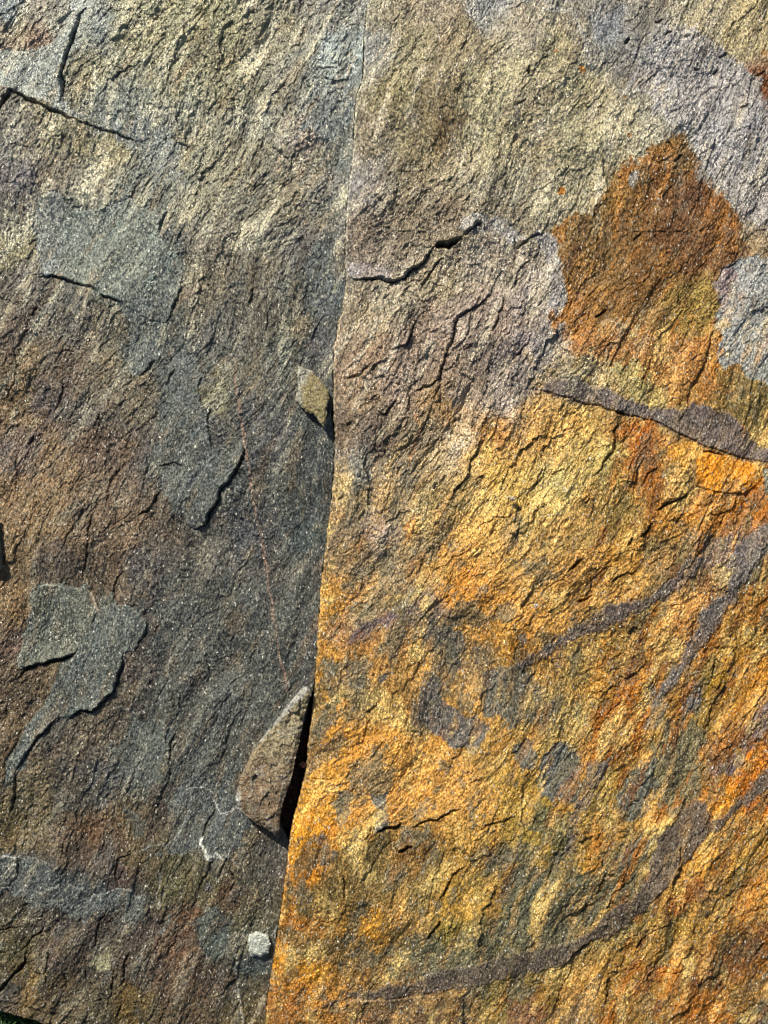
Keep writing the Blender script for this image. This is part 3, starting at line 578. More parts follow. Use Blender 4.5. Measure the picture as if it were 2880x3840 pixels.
def rock(slab, X, Y):
    """height (in D), colour, part id of the rock at chart points X, Y"""
    X = X.astype(F); Y = Y.astype(F)
    # bent coordinates: ragged small wiggle for outlines
    w1 = fbm(X, Y, 26.0, 3, 11); w2 = fbm(X, Y, 26.0, 3, 31)
    Xw = X + 5 * w1; Yw = Y + 5 * w2
    big1 = fbm(X, Y, 420.0, 2, 51); big2 = fbm(X, Y, 420.0, 2, 61)
    ca, sa = math.cos(math.radians(66)), math.sin(math.radians(66))
    GXc = X + 45 * big1; GYc = Y + 45 * big2
    if slab == 'R':   # foliation lies flatter at upper right, steeper low down
        GYc = GYc + 0.00030 * (X - 1150) ** 2 * np.where(Y < 500, 1, 0.3)
    al = -ca * GXc + sa * GYc        # along the grain (down-left)
    ac = sa * GXc + ca * GYc         # across the grain (down-right)
    patchn = fbm(X, Y, 34.0, 4, 71, 0.6)
    fine = pn(X / 4.4, Y / 4.4, 81)
    grainn = fbm(al / 3.0, ac, 15.0, 3, 91, 0.6)
    rough = np.ones(X.shape, F)
    # ---------------- colour
    warm = fbm(al / 2.2, ac, 60.0, 4, 101, 0.6)
    dX = X + 30 * fbm(X, Y, 60.0, 3, 111, .6); dY = Y + 30 * fbm(X, Y, 60.0, 3, 121, .6)
    col = idw(LEFT_COL if slab == 'L' else RIGHT_COL, dX, dY)
    part = np.zeros(X.shape, np.int16)
    rustm = np.zeros(X.shape, F)
    mott = fbm(al / 2.2, ac, 24.0, 4, 77, 0.65)
    height_extra = np.zeros(X.shape, F)
    for row in parse(PATCH):
        if row[0] != slab:
            continue
        c = lin([float(a) for a in row[1].split()]); soft = float(row[2]); rag = float(row[3]); rf = float(row[4]); P = pts(row[5])
        I = bbox(P, X, Y, 45)
        if len(I[0]) == 0:
            continue
        xx, yy = Xw[I], Yw[I]
        d = seg_dist(P, xx, yy, True)[0]
        d = np.where(inside(P, xx, yy), d, -d)
        d = d + rag * (1.5 * patchn[I] + 0.35 * fine[I] + 1.0 * grainn[I])
        hard = soft <= 3.5
        d = d + (3 if hard and row[1] != '128 84 44' and len(P) > 6 else 0)
        m = sstep(-soft * 0.6, soft * 0.6, d) * 0.95 if hard else sstep(-soft * 0.9 - 1, soft * 0.9 + 1, d) * np.clip(0.92 - 0.55 * np.maximum(mott[I], 0), 0.4, 0.95)
        if hard:
            m = m * np.clip(1.0 - 0.9 * np.maximum(mott[I] - 0.15, 0), 0.5, 1)
        if row[1] == '128 84 44':
            c = idw(RUST_COL, dX[I], dY[I])
            n = fbm(al[I] / 3, ac[I], 40., 5, 79, .66)
            for lo, sg, cc in ((.12, 1, (84, 48, 28)), (.16, -1, (182, 112, 40))):
                mm = sstep(lo, lo + .22, sg * n)[:, None] * .6
                c = c * (1 - mm) + lin(cc) * mm
            c = c * np.array([0.80, 0.76, 0.60])
            rustm[I] = m
        col[I] = col[I] * (1 - m[:, None]) + c * m[:, None] * 1.0
        rough[I] = rough[I] * (1 - m) + rf * m
    # stains that break up the ochre side: dendritic grey and rust flecks
    def stain(n, lo, hi, op, c):
        m = sstep(lo, hi, n) * op
        col[...] = col * (1 - m[..., None]) + lin(c).astype(F) * m[..., None]
    sx1 = fbm(al / 1.8, ac, 80.0, 6, 131, 0.66)
    sx2 = fbm(al / 3.4, ac, 46.0, 6, 141, 0.66)
    sx3 = fbm(al / 5.0, ac, 34.0, 5, 151, 0.66)
    sx4 = fbm(al / 4.0, ac, 30.0, 5, 156, 0.66)
    if slab == 'R':
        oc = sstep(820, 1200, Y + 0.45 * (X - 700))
        st = sstep(1150, 1380, X) * sstep(900, 1150, Y)               # the streaky right side
        oc = np.maximum(oc, 0.0)
        up = (1 - oc) * (1 - rustm)
        stain(sx1, 0.15, 0.22, 0.72 * oc * (1 - 0.45 * st) * sstep(1150, 1500, Y + 0.3 * X), [104, 97, 72])
        stain(sx3, 0.16, 0.36, 0.60 * oc * st, [112, 102, 62])
        stain(sx2, 0.14, 0.34, 0.75 * oc * (0.35 + 0.65 * st), [158, 88, 26])
        stain(sx4, 0.22, 0.36, 0.75 * st, [112, 66, 38])
        stain(-sx3, 0.10, 0.36, 0.50 * oc * (0.6 + 0.4 * st), [218, 170, 90])
        stain(sx4, 0.2, 0.4, 0.5 * rustm, [70, 44, 28])
        stain(-sx1, 0.12, 0.45, 0.60 * oc, [206, 176, 100])
        stain(sx2, 0.16, 0.42, 0.45 * up, [112, 100, 76])
        stain(-sx3, 0.12, 0.40, 0.60 * up, [190, 182, 150])
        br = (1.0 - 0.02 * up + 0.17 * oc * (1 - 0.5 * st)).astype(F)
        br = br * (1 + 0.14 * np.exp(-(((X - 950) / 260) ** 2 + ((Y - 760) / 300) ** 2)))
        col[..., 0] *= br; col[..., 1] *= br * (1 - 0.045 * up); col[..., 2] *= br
    else:
        top = sstep(1250, 500, Y)
        stain(sx1, 0.12, 0.4, 0.45, [98, 98, 94])
        stain(sx2, 0.16, 0.4, 0.35 * np.clip(rough, 0, 1), [150, 128, 92])
        stain(sx3, 0.20, 0.42, 0.4 * np.clip(rough, 0, 1), [74, 68, 58])
        stain(-sx3, 0.12, 0.40, (0.25 + 0.4 * top) * np.clip(rough * 1.3 - 0.3, 0, 1), [186, 176, 146])
        stain(-sx2, 0.22, 0.42, 0.35, [140, 116, 84])
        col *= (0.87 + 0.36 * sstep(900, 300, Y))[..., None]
        col[..., 0] *= 0.965
    pid = 1
    plate_defs = []
    if slab == 'R':
        for row in parse(VEINS):
            c = lin([float(a) for a in row[0].split()]); P = pts(row[1])
            I = bbox(P, X, Y, 30)
            xx, yy = Xw[I], Yw[I]
            d = seg_dist(P, xx, yy, True)[0]
            d = np.where(inside(P, xx, yy), d, -d) + 7 * patchn[I] + 7 * grainn[I] + 2 * fine[I]
            m = sstep(-5, 5, d) * np.clip(0.93 - 0.5 * fbm(al[I] / 2.5, ac[I], 30., 3, 159), 0.35, 0.95)
            col[I] = col[I] * (1 - m[:, None]) + c * m[:, None]
            rough[I] = rough[I] * (1 - m) + 0.55 * m
            height_extra[I] += 2.6 * sstep(-3, 4, d)
            sub = part[I]; sub[d > 0] = pid; part[I] = sub
            plate_defs.append((pid, 'vein', ('thin purple brown band under the rust stain', 'purple brown band slanting to the upper right',
                                             'long curved purple brown band across the bottom', 'grey purple streak near the right edge')[pid - 1]))
            pid += 1
    vary = fbm(X, Y, 22.0, 4, 161, 0.65)
    vb = fbm(al / 3.8, ac, 30.0, 5, 171, 0.72)
    sp = pn(X / 3.1, Y / 3.1, 181) + 0.6 * pn(X / 5.3, Y / 5.3, 182)
    k = 1 + 0.24 * vary + (0.22 + 0.32 * np.clip(rough, 0, 1)) * vb + 0.15 * sp + 0.16 * pn(al / 9.0, ac / 3.2, 183)
    col = col * np.clip(k, 0.4, 1.7)[..., None]
    tint = 0.05 * warm + 0.03 * vary
    col[..., 0] *= 1 + tint; col[..., 2] *= 1 - tint * 1.3
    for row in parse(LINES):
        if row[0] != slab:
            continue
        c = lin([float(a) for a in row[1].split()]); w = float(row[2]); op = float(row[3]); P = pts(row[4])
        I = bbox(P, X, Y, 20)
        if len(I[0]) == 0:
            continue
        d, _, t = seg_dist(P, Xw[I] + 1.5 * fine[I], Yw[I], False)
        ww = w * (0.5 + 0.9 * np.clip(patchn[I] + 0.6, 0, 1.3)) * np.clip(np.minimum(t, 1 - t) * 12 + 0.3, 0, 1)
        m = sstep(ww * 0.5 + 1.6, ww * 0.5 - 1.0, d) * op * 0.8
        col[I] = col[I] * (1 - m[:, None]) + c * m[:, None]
    # ---------------- height
    if slab == 'R':
        reg = 1.0 + 0.6 * np.exp(-(((X - 950) / 230) ** 2 + ((Y - 830) / 330) ** 2)) + 0.15 * sstep(1150, 1400, X) * sstep(600, 1200, Y) - 0.25 * sstep(420, 200, Y) - 0.25 * sstep(1150, 1000, X) * sstep(1100, 1300, Y)
    else:
        reg = 0.95 + 0.3 * sstep(600, 200, Y) - 0.45 * sstep(450, 650, X) * sstep(600, 1000, Y)
    rr = (rough * reg).astype(F)
    h = 18 * big1 + (13 if slab == 'R' else 9) * fbm(al / 1.7, ac, 130.0, 2, 201)
    h = h + (0.3 + 0.7 * rr) * 4.2 * fbm(al / 2.8, ac, 58.0, 2, 211)
    h = h + (0.35 + 0.65 * rr) * 1.5 * fbm(al / 3.4, ac, 22.0, 3, 221, 0.6)
    h = h + (0.45 + 0.55 * rr) * 1.15 * fbm(al / 2.6, ac, 8.0, 2, 231, 0.7)
    h = h + (0.6 + 0.4 * rr) * (1.0 * pn(al / 8.5, ac / 4.3, 241) + 0.35 * pn(X / 4.2, Y / 4.2, 243)) + 0.18 * pn(X / 2.9, Y / 2.9, 242)
    # shale scarps: gentle rise down-right, sudden drop; broken into dashes
    for period, amp, sd, thr in ((70., 3.2, 301, 0.20), (33., 1.7, 311, 0.17), (16., 1.1, 321, 0.05)):
        q = ac / period + 1.15 * fbm(al / 3.2, ac, period * 1.3, 3, sd, 0.6)
        f = q - np.floor(q)
        prof = sstep(0, 0.9, f) * sstep(1.0, 0.955 if period > 20 else 0.9, f)
        am = np.clip(fbm(al / 2.5, ac, period * 1.5, 2, sd + 5) - thr, 0, 0.45) * 2.2
        h = h + amp * rr * am * prof
    # terraces and broken plates
    q = 3.0 * fbm(al / 1.5, ac, 120.0, 4, 341, 0.55)
    f = q - np.floor(q)
    h = h + rr * 2.0 * (np.floor(q) + sstep(0.0, 0.07, f) - q * 0.92)
    wu = ac + 12 * fbm(X, Y, 45., 3, 351, .6); wv = al + 18 * fbm(X, Y, 45., 3, 352, .6)
    lo = sstep(900, 1300, Y) if slab == 'R' else 0.35 * sstep(1200, 1500, Y)
    fl = np.clip(rr, 0.15, 1.6)
    c1, k1 = cells(wu, wv / 3.2, 44., 361)
    h = h + fl * (6.2 + 2.0 * lo) * c1
    c2, k2 = cells(wu * 1.0, wv / 2.6, 19., 371)
    h = h + fl * (3.4 + 0.6 * lo) * c2
    c3, k3 = cells(wu, wv / 2.4, 8.5, 381)
    h = h + (0.25 + 0.75 * fl) * 2.3 * c3
    col *= (1 + 0.10 * (k1 - .5) + 0.14 * (k2 - .5) + 0.12 * (k3 - .5))[..., None]
    h = h + height_extra
    for row in parse(PLATES):
        if row[0] != slab:
            continue
        th = float(row[1]); P = pts(row[4])
        I = bbox(P, X, Y, 20)
        xx, yy = Xw[I] * 0.6 + X[I] * 0.4, Yw[I] * 0.6 + Y[I] * 0.4
        d = seg_dist(P, xx, yy, True)[0]
        d = np.where(inside(P, xx, yy), d, -d)
        h[I] += th * sstep(-0.5, 1.6, d) - 0.25 * th * sstep(60, 0, d) * (d > 0) + 0.3 * th * np.exp(-np.abs(d) / 14) * (d > 0)
        sub = part[I]; sub[d > 0.3] = pid; part[I] = sub
        plate_defs.append((pid, row[2], row[3])); pid += 1
    for row in parse(CRACKS):
        if row[0] != slab:
            continue
        w = float(row[1]); ra = float(row[2]); P = pts(row[3])
        R = 60
        I = bbox(P, X, Y, R)
        if len(I[0]) == 0:
            continue
        d, s, t = seg_dist(P, Xw[I] + 1.6 * fine[I], Yw[I] + 2.2 * grainn[I], False)
        tp = np.clip(np.minimum(t, 1 - t) * 5, 0, 1) ** 0.6
        var = np.clip(0.85 + 0.8 * patchn[I], 0.35, 1.5)
        hw = np.maximum(w * 0.5 * tp * var, 0.01) + 0.35
        near = np.clip(1 - d / R, 0, 1)
        dist_end = np.abs(np.sqrt(np.maximum(d * d - s * s, 0)))      # beyond the ends
        lip = ra * 1.15 * tp * np.exp(-np.maximum(s, 0) / 22.0) * (s > 0) * np.exp(-dist_end / 5) * near
        dip = -0.35 * ra * tp * np.exp(-np.maximum(-s, 0) / 14.0) * (s <= 0) * np.exp(-dist_end / 5) * near
        gr = -np.clip(1 - (d / (hw + 0.9)) ** 2, 0, 1) * (1.6 * w * tp * var + 0.8)
        h[I] += lip + dip + gr
    # arris at the joint and at the bottom break
    xe = np.interp(Y, [p[1] for p in JOINT], [p[0] for p in JOINT])
    if slab == 'R':
        e = X - xe
        h = h - 6.0 * np.clip(1 - e / 5.5, 0, 1) ** 1.6 - 2.2 * np.clip(1 - e / 30, 0, 1) + 9.0
        flat = sstep(0, 60, e)
        h = h * (0.25 + 0.75 * flat) + 9 * 0.75 * (1 - flat)
    else:
        e = xe - X
        yb = np.interp(X, [p[0] for p in BOTTOM], [p[1] for p in BOTTOM])
        h = h - 3.0 * np.clip(1 - (yb - Y) / 7, 0, 1) ** 2
        flat = sstep(0, 60, e)
        h = h * (0.3 + 0.7 * flat)
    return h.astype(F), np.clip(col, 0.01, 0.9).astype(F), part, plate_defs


# ------------------------------------------------------------------ materials
def nd(nt, t, **kw):
    n = nt.nodes.new(t)
    for k, v in kw.items():
        setattr(n, k, v)
    return n


def stone_material(name, rough=0.5, glint=1.0, bump=1.0, spec=0.5):
    m = bpy.data.materials.new(name); m.use_nodes = True
    nt = m.node_tree; L = nt.links
    b = nt.nodes['Principled BSDF']
    tc = nd(nt, 'ShaderNodeTexCoord')
    at = nd(nt, 'ShaderNodeAttribute', attribute_name='stain')
    n1 = nd(nt, 'ShaderNodeTexNoise'); n1.inputs['Scale'].default_value = 520; n1.inputs['Detail'].default_value = 3
    L.new(tc.outputs['Object'], n1.inputs['Vector'])
    mr = nd(nt, 'ShaderNodeMapRange'); mr.inputs['From Min'].default_value = 0.3; mr.inputs['From Max'].default_value = 0.7
    mr.inputs['To Min'].default_value = 0.78; mr.inputs['To Max'].default_value = 1.24
    L.new(n1.outputs['Fac'], mr.inputs['Value'])
    mx = nd(nt, 'ShaderNodeVectorMath', operation='SCALE')
    L.new(at.outputs['Color'], mx.inputs[0]); L.new(mr.outputs[0], mx.inputs['Scale'])
    # mica facets: each small cell leans its own way
    vo = nd(nt, 'ShaderNodeTexVoronoi'); vo.inputs['Scale'].default_value = 900
    mv = nd(nt, 'ShaderNodeMapping'); mv.inputs['Rotation'].default_value = (0, 0, math.radians(24)); mv.inputs['Scale'].default_value = (1.25, 0.55, 1)
    L.new(tc.outputs['Object'], mv.inputs['Vector']); L.new(mv.outputs[0], vo.inputs['Vector'])
    geo = nd(nt, 'ShaderNodeNewGeometry')
    sub = nd(nt, 'ShaderNodeVectorMath', operation='SUBTRACT'); sub.inputs[1].default_value = (.5, .5, .5)
    L.new(vo.outputs['Color'], sub.inputs[0])
    sc = nd(nt, 'ShaderNodeVectorMath', operation='SCALE'); sc.inputs['Scale'].default_value = 0.75 * glint
    L.new(sub.outputs[0], sc.inputs[0])
    bp = nd(nt, 'ShaderNodeBump'); bp.inputs['Strength'].default_value = 0.9 * bump; bp.inputs['Distance'].default_value = 0.0026
    n2 = nd(nt, 'ShaderNodeTexNoise'); n2.inputs['Scale'].default_value = 420; n2.inputs['Detail'].default_value = 4; n2.inputs['Roughness'].default_value = 0.7
    mp = nd(nt, 'ShaderNodeMapping'); mp.inputs['Rotation'].default_value = (0, 0, math.radians(24)); mp.inputs['Scale'].default_value = (1.7, 0.5, 1)
    L.new(tc.outputs['Object'], mp.inputs['Vector'])
    L.new(mp.outputs[0], n2.inputs['Vector']); L.new(n2.outputs['Fac'], bp.inputs['Height'])
    ad = nd(nt, 'ShaderNodeVectorMath', operation='ADD')
    L.new(bp.outputs[0], ad.inputs[0]); L.new(sc.outputs[0], ad.inputs[1])
    nm = nd(nt, 'ShaderNodeVectorMath', operation='NORMALIZE'); L.new(ad.outputs[0], nm.inputs[0])
    L.new(nm.outputs[0], b.inputs['Normal'])
    sr = nd(nt, 'ShaderNodeSeparateColor'); L.new(vo.outputs['Color'], sr.inputs[0])
    gt = nd(nt, 'ShaderNodeMath', operation='GREATER_THAN'); gt.inputs[1].default_value = 0.9
    L.new(sr.outputs['Green'], gt.inputs[0])
    gm = nd(nt, 'ShaderNodeMath', operation='GREATER_THAN'); gm.inputs[1].default_value = 0.975
    L.new(sr.outputs['Green'], gm.inputs[0])
    mb = nd(nt, 'ShaderNodeMix', data_type='RGBA')
    L.new(gm.outputs[0], mb.inputs[0]); L.new(mx.outputs[0], mb.inputs[6]); mb.inputs[7].default_value = (0.27, 0.26, 0.22, 1)
    L.new(mb.outputs[2], b.inputs['Base Color'])
    mr2 = nd(nt, 'ShaderNodeMapRange'); mr2.inputs['To Min'].default_value = rough; mr2.inputs['To Max'].default_value = 0.22
    L.new(gt.outputs[0], mr2.inputs['Value']); L.new(mr2.outputs[0], b.inputs['Roughness'])
    b.inputs['Specular IOR Level'].default_value = spec
    b.inputs['Metallic'].default_value = 0.5
    return m


M_STONE = stone_material('slate_stone', 0.38, 1.35, 1.0, 0.28)
M_CHIP = stone_material('chip_stone', 0.5, 0.8, 0.9, 0.45)


def simple_material(name, c1, c2, scale, rough=0.9):
    m = bpy.data.materials.new(name); m.use_nodes = True
    nt = m.node_tree; L = nt.links; b = nt.nodes['Principled BSDF']
    tc = nd(nt, 'ShaderNodeTexCoord')
    n = nd(nt, 'ShaderNodeTexNoise'); n.inputs['Scale'].default_value = scale; n.inputs['Detail'].default_value = 6
    L.new(tc.outputs['Object'], n.inputs['Vector'])
    r = nd(nt, 'ShaderNodeValToRGB')
    r.color_ramp.elements[0].position = 0.35; r.color_ramp.elements[0].color = (*c1, 1)
    r.color_ramp.elements[1].position = 0.65; r.color_ramp.elements[1].color = (*c2, 1)
    L.new(n.outputs['Fac'], r.inputs['Fac']); L.new(r.outputs[0], b.inputs['Base Color'])
    bp = nd(nt, 'ShaderNodeBump'); bp.inputs['Distance'].default_value = 0.002
    L.new(n.outputs['Fac'], bp.inputs['Height']); L.new(bp.outputs[0], b.inputs['Normal'])
    b.inputs['Roughness'].default_value = rough
    return m


M_SOIL = simple_material('soil', (0.03, 0.018, 0.012), (0.09, 0.05, 0.03), 60)
M_GRASS = simple_material('grass', (0.04, 0.10, 0.02), (0.09, 0.19, 0.04), 40, 0.6)
M_STRAW = simple_material('dry_stem', (0.25, 0.2, 0.13), (0.4, 0.33, 0.22), 300, 0.7)
M_STRAW_DARK = simple_material('tan_sliver', (0.2, 0.16, 0.11), (0.3, 0.24, 0.16), 300, 0.7)


# ------------------------------------------------------------------ mesh helpers
def to_world(X, Y, Z):
    return np.stack([(X - W0 / 2) * U, (H0 / 2 - Y) * U, Z * U], -1)


def mesh_obj(name, co, faces, mat, parent=None, col=None, smooth=False):
    """co (n,3), faces (m,4) or (m,3) int array"""
    me = bpy.data.meshes.new(name)
    n, m, k = len(co), len(faces), faces.shape[1]
    me.vertices.add(n); me.loops.add(m * k); me.polygons.add(m)
    me.vertices.foreach_set('co', np.ascontiguousarray(co, F).ravel())
    me.loops.foreach_set('vertex_index', np.ascontiguousarray(faces, np.int32).ravel())
    me.polygons.foreach_set('loop_start', np.arange(0, m * k, k, dtype=np.int32))
    me.polygons.foreach_set('use_smooth', np.full(m, smooth, bool))
    if col is not None:
        a = me.attributes.new('stain', 'FLOAT_COLOR', 'POINT')
        c4 = np.ones((n, 4), F); c4[:, :3] = col
        a.data.foreach_set('color', c4.ravel())
    me.update(calc_edges=True)
    me.materials.append(mat)
    o = bpy.data.objects.new(name, me)
    scene.collection.objects.link(o)
    if parent:
        o.parent = parent
    return o


def thing(name, label, cat, loc, group=None):
    o = bpy.data.objects.new(name, None)
    o.empty_display_size = 0.05
    scene.collection.objects.link(o)
    o.location = loc
    o['label'] = label; o['category'] = cat
    if group:
        o['group'] = group
    return o


def spaced(a0, a, b, b0, st):
    """fine steps between a and b, widening steps outside"""
    mid = np.arange(a, b + st, st)
    lo, hi = [], []
    x, s = a, st
    while x > a0:
        s = min(s * 1.12, 14); x -= s; lo.append(x)
    x, s = mid[-1], st
    while x < b0:
        s = min(s * 1.12, 14); x += s; hi.append(x)
    return np.array(lo[::-1] + list(mid) + hi)


STEP = 1.95


def slab(which, label):
    ys = spaced(-500, -12, 2224, 2700, STEP)
    jy = [p[1] for p in JOINT]; jx = [p[0] for p in JOINT]
    if which == 'L':
        xs = spaced(-500, -12, 745, 745, STEP)
        s = (xs - xs[0]) / (xs[-1] - xs[0])
        # rows end at the bottom break
        yb = np.interp(xs, [p[0] for p in BOTTOM], [p[1] for p in BOTTOM])
        ys = spaced(-500, -12, 2212, 2212, STEP)
        t = (ys - ys[0]) / (ys[-1] - ys[0])
        Y = ys[0] + t[:, None] * (yb[None, :] - ys[0])
        gap = np.interp(Y, [g[0] for g in GAP], [g[1] for g in GAP])
        xe = np.interp(Y, jy, jx) - gap
        jag = 1.2 * pn(Y / 14, Y * 0 + 3.3, 5) + 0.6 * pn(Y / 5, Y * 0 + 1.3, 6)
        xe = xe + jag * 0.5
        xe = xe - 2.4 * np.clip(pn(Y / 60, Y * 0 + 7.7, 25) + 0.25, 0, 1)
        X = xs[0] + s[None, :] * (xe - xs[0])
        Y = Y + 1.5 * pn(X / 13, X * 0 + .5, 8) * t[:, None] ** 30
    else:
        xs = spaced(570, 570, 1671, 2160, STEP)
        s = (xs - xs[0]) / (xs[-1] - xs[0])
        Y = np.repeat(ys[:, None], len(xs), 1)
        xe = np.interp(Y, jy, jx) + 2.6 * pn(Y / 23, Y * 0 + 3.3, 15) * (Y < 1450) + 1.2 * pn(Y / 7, Y * 0 + 1.3, 16)
        # stretch near the joint only lightly: even columns from the joint to the far side
        X = xe + s[None, :] * (xs[-1] - xe)
    h, c, part, defs = rock(which, X, Y)
    XX, YY = np.pad(X, 1, 'edge'), np.pad(Y, 1, 'edge')
    HH = np.pad(h, 1, 'edge'); CC = np.pad(c, ((1, 1), (1, 1), (0, 0)), 'edge'); PP = np.pad(part, 1, 'edge')
    # skirt: the broken side faces, leaning a little
    for sl in ((0, slice(None)), (-1, slice(None)), (slice(None), 0), (slice(None), -1)):
        HH[sl] = -75
    XX[:, 0] += 3; XX[:, -1] -= 3; YY[0, :] += 3; YY[-1, :] -= 3
    ny, nx = XX.shape
    co = to_world(XX, YY, HH).reshape(-1, 3)
    org = np.array([0.0, 0.0, -75 * U])
    idx = np.arange(ny * nx).reshape(ny, nx)
    quads = np.stack([idx[1:, :-1], idx[1:, 1:], idx[:-1, 1:], idx[:-1, :-1]], -1).reshape(-1, 4)
    pf = PP.reshape(-1)[quads]
    same = (pf == pf[:, :1]).all(1)
    fp = np.where(same, pf[:, 0], 0)
    root = thing('stone_slab', label, 'rock slab', tuple(org), 'weathered slabs of the rock face')
    root['kind'] = 'thing'
    colf = CC.reshape(-1, 3)
    for pid, nm, lb in [(0, 'rock_face', None)] + defs:
        q = quads[fp == pid]
        if len(q) == 0:
            continue
        used, inv = np.unique(q.ravel(), return_inverse=True)
        o = mesh_obj(nm, co[used] - org, inv.reshape(-1, 4), M_STONE, root, colf[used])
        if lb:
            o['label'] = lb
    return root


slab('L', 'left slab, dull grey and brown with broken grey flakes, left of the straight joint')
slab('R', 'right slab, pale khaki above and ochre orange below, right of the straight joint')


# ------------------------------------------------------------------ loose stones
def surf(which, x, y):
    return float(rock(which, np.array([[x]], F), np.array([[y]], F))[0][0, 0])


def chip(name, label, P, base, top, tilt, colf, edge=6.0, bulge=2.0, seed=1, st=2.2, under=8.0, rag=1.2, rise=None):
    """a loose flat stone: rings from the outline inward, a rounded arris, side walls and underside.
    base: height (D) of its rest plane, top: thickness; tilt: (dz/dx, dz/dy) in chart units"""
    n = len(P)
    L = [math.hypot(P[(i + 1) % n][0] - P[i][0], P[(i + 1) % n][1] - P[i][1]) for i in range(n)]
    out = []
    for i in range(n):
        k = max(1, int(L[i] / st))
        for j in range(k):
            f = j / k
            out.append((P[i][0] + f * (P[(i + 1) % n][0] - P[i][0]), P[i][1] + f * (P[(i + 1) % n][1] - P[i][1])))
    O = np.array(out)
    O = O + rag * np.stack([pn(O[:, 0] / 5.5, O[:, 1] / 5.5, seed), pn(O[:, 0] / 5.5, O[:, 1] / 5.5, seed + 1)], -1)
    cx, cy = O.mean(0)
    R = float(np.hypot(O[:, 0] - cx, O[:, 1] - cy).max())
    rings = int(R / st) + 2
    S = np.linspace(1, 0.0, rings + 1)[:-1]
    X = cx + (O[None, :, 0] - cx) * S[:, None]; Y = cy + (O[None, :, 1] - cy) * S[:, None]
    d = seg_dist([tuple(p) for p in P], X, Y, True)[0]
    d = np.where(np.arange(len(S))[:, None] == 0, 0, d)
    ed = edge(X, Y) if callable(edge) else edge
    prof = np.clip(d / ed + 0.35 * fbm(X, Y, 11., 3, seed + 31), 0, 1)
    plane = base + tilt[0] * (X - cx) + tilt[1] * (Y - cy)
    if rise is not None:
        plane = plane + rise(X, Y)
    nz = bulge * fbm(X, Y, 34., 3, seed + 4) + 7 * bulge / 3 * cells(X + 6 * fbm(X, Y, 20., 2, 3), Y * .5, 17., seed)[0] + 1.6 * fbm(X, Y, 8., 3, seed + 8) + 0.5 * pn(X / 4, Y / 4, seed + 12)
    Z = plane + top * (0.45 + 0.55 * prof) + nz * np.clip(d / 4, 0, 1)
    c = colf(X, Y, d)
    k = 1 + 0.25 * fbm(X, Y, 14., 4, seed + 20, .65) + 0.16 * pn(X / 3.2, Y / 3.2, seed + 22)
    c = c * np.clip(k, .5, 1.6)[..., None]
    nr, no = X.shape
    # side + underside
    Xs = np.concatenate([cx + (X[:1] - cx) * 0.985, X, [[cx] * no]], 0)
    Ys = np.concatenate([cy + (Y[:1] - cy) * 0.985, Y, [[cy] * no]], 0)
    Zs = np.concatenate([plane[:1] - under * 0.1, Z, Z[-1:] * 0 + Z[-1].mean()], 0)
    Cs = np.concatenate([c[:1], c, c[-1:]], 0)
    nr = len(Xs)
    co = to_world(Xs, Ys, Zs).reshape(-1, 3)
    idx = np.arange(nr * no).reshape(nr, no)
    nxt = np.roll(idx, -1, 1)
    q = np.stack([idx[:-1], nxt[:-1], nxt[1:], idx[1:]], -1).reshape(-1, 4)
    # orientation: chart polygons are clockwise or not; fix by area sign
    a = sum(P[i][0] * P[(i + 1) % n][1] - P[(i + 1) % n][0] * P[i][1] for i in range(n))
    if a > 0:
        q = q[:, ::-1]
    org = to_world(np.array(cx), np.array(cy), np.array(float(base)))
    o = mesh_obj(name, co - org, q, M_CHIP, None, np.clip(Cs.reshape(-1, 3), .01, .9))
    o.location = tuple(org)
    o['label'] = label; o['category'] = 'stone chip'
    return o


def mixc(a, b, m):
    return lin(a) * (1 - m[..., None]) + lin(b) * m[..., None]


WEDGE = pts("""663 1480 671 1489 671 1497 666 1516 660 1539 653 1569 646 1606 638 1639 633 1669 623 1702 613 1726 606 1759 605 1786 598 1796
580 1783 553 1769 540 1759 523 1742 512 1722 515 1696 520 1679 530 1656 553 1609 596 1556 626 1516 650 1487 658 1480""")


def wedge_col(X, Y, d):
    c = mixc((146, 132, 96), (118, 98, 70), sstep(1560, 1700, Y + 12 * fbm(X, Y, 40., 3, 41)))
    c = c * (1 - .45 * sstep(.1, .4, fbm(X, Y, 30., 4, 44)))[..., None] + lin((108, 106, 96)) * (.45 * sstep(.1, .4, fbm(X, Y, 30., 4, 44)))[..., None]
    # distance from the long sunward edge, whose lit rim is painted pale grey
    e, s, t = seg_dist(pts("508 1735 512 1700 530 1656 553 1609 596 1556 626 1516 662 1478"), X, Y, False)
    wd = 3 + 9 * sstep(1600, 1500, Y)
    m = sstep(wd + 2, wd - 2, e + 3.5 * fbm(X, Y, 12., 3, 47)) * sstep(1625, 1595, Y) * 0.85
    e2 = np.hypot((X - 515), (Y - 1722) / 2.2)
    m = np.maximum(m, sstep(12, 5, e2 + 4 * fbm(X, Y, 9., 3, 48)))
    fl = sstep(.25, .4, fbm(X * 1.4, Y * .7, 13., 3, 49)) * .5
    c = c * (1 - fl[..., None]) + lin((158, 148, 118)) * fl[..., None]
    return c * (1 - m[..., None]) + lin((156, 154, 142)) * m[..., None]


chip('wedge_stone', 'large brown wedge shaped stone with its sunlit edge painted pale grey, leaning in the open joint', WEDGE, 9, 11, (-0.03, -0.03), wedge_col,
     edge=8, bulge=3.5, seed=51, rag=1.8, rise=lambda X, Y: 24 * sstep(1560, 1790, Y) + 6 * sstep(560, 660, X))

RHOMB = pts("""645 791 656 795 673 801 686 816 701 833 710 846 711 866 706 886 705 910 700 923 691 913 680 896 660 888 643 868 638 858 645 843 643 820 642 803""")


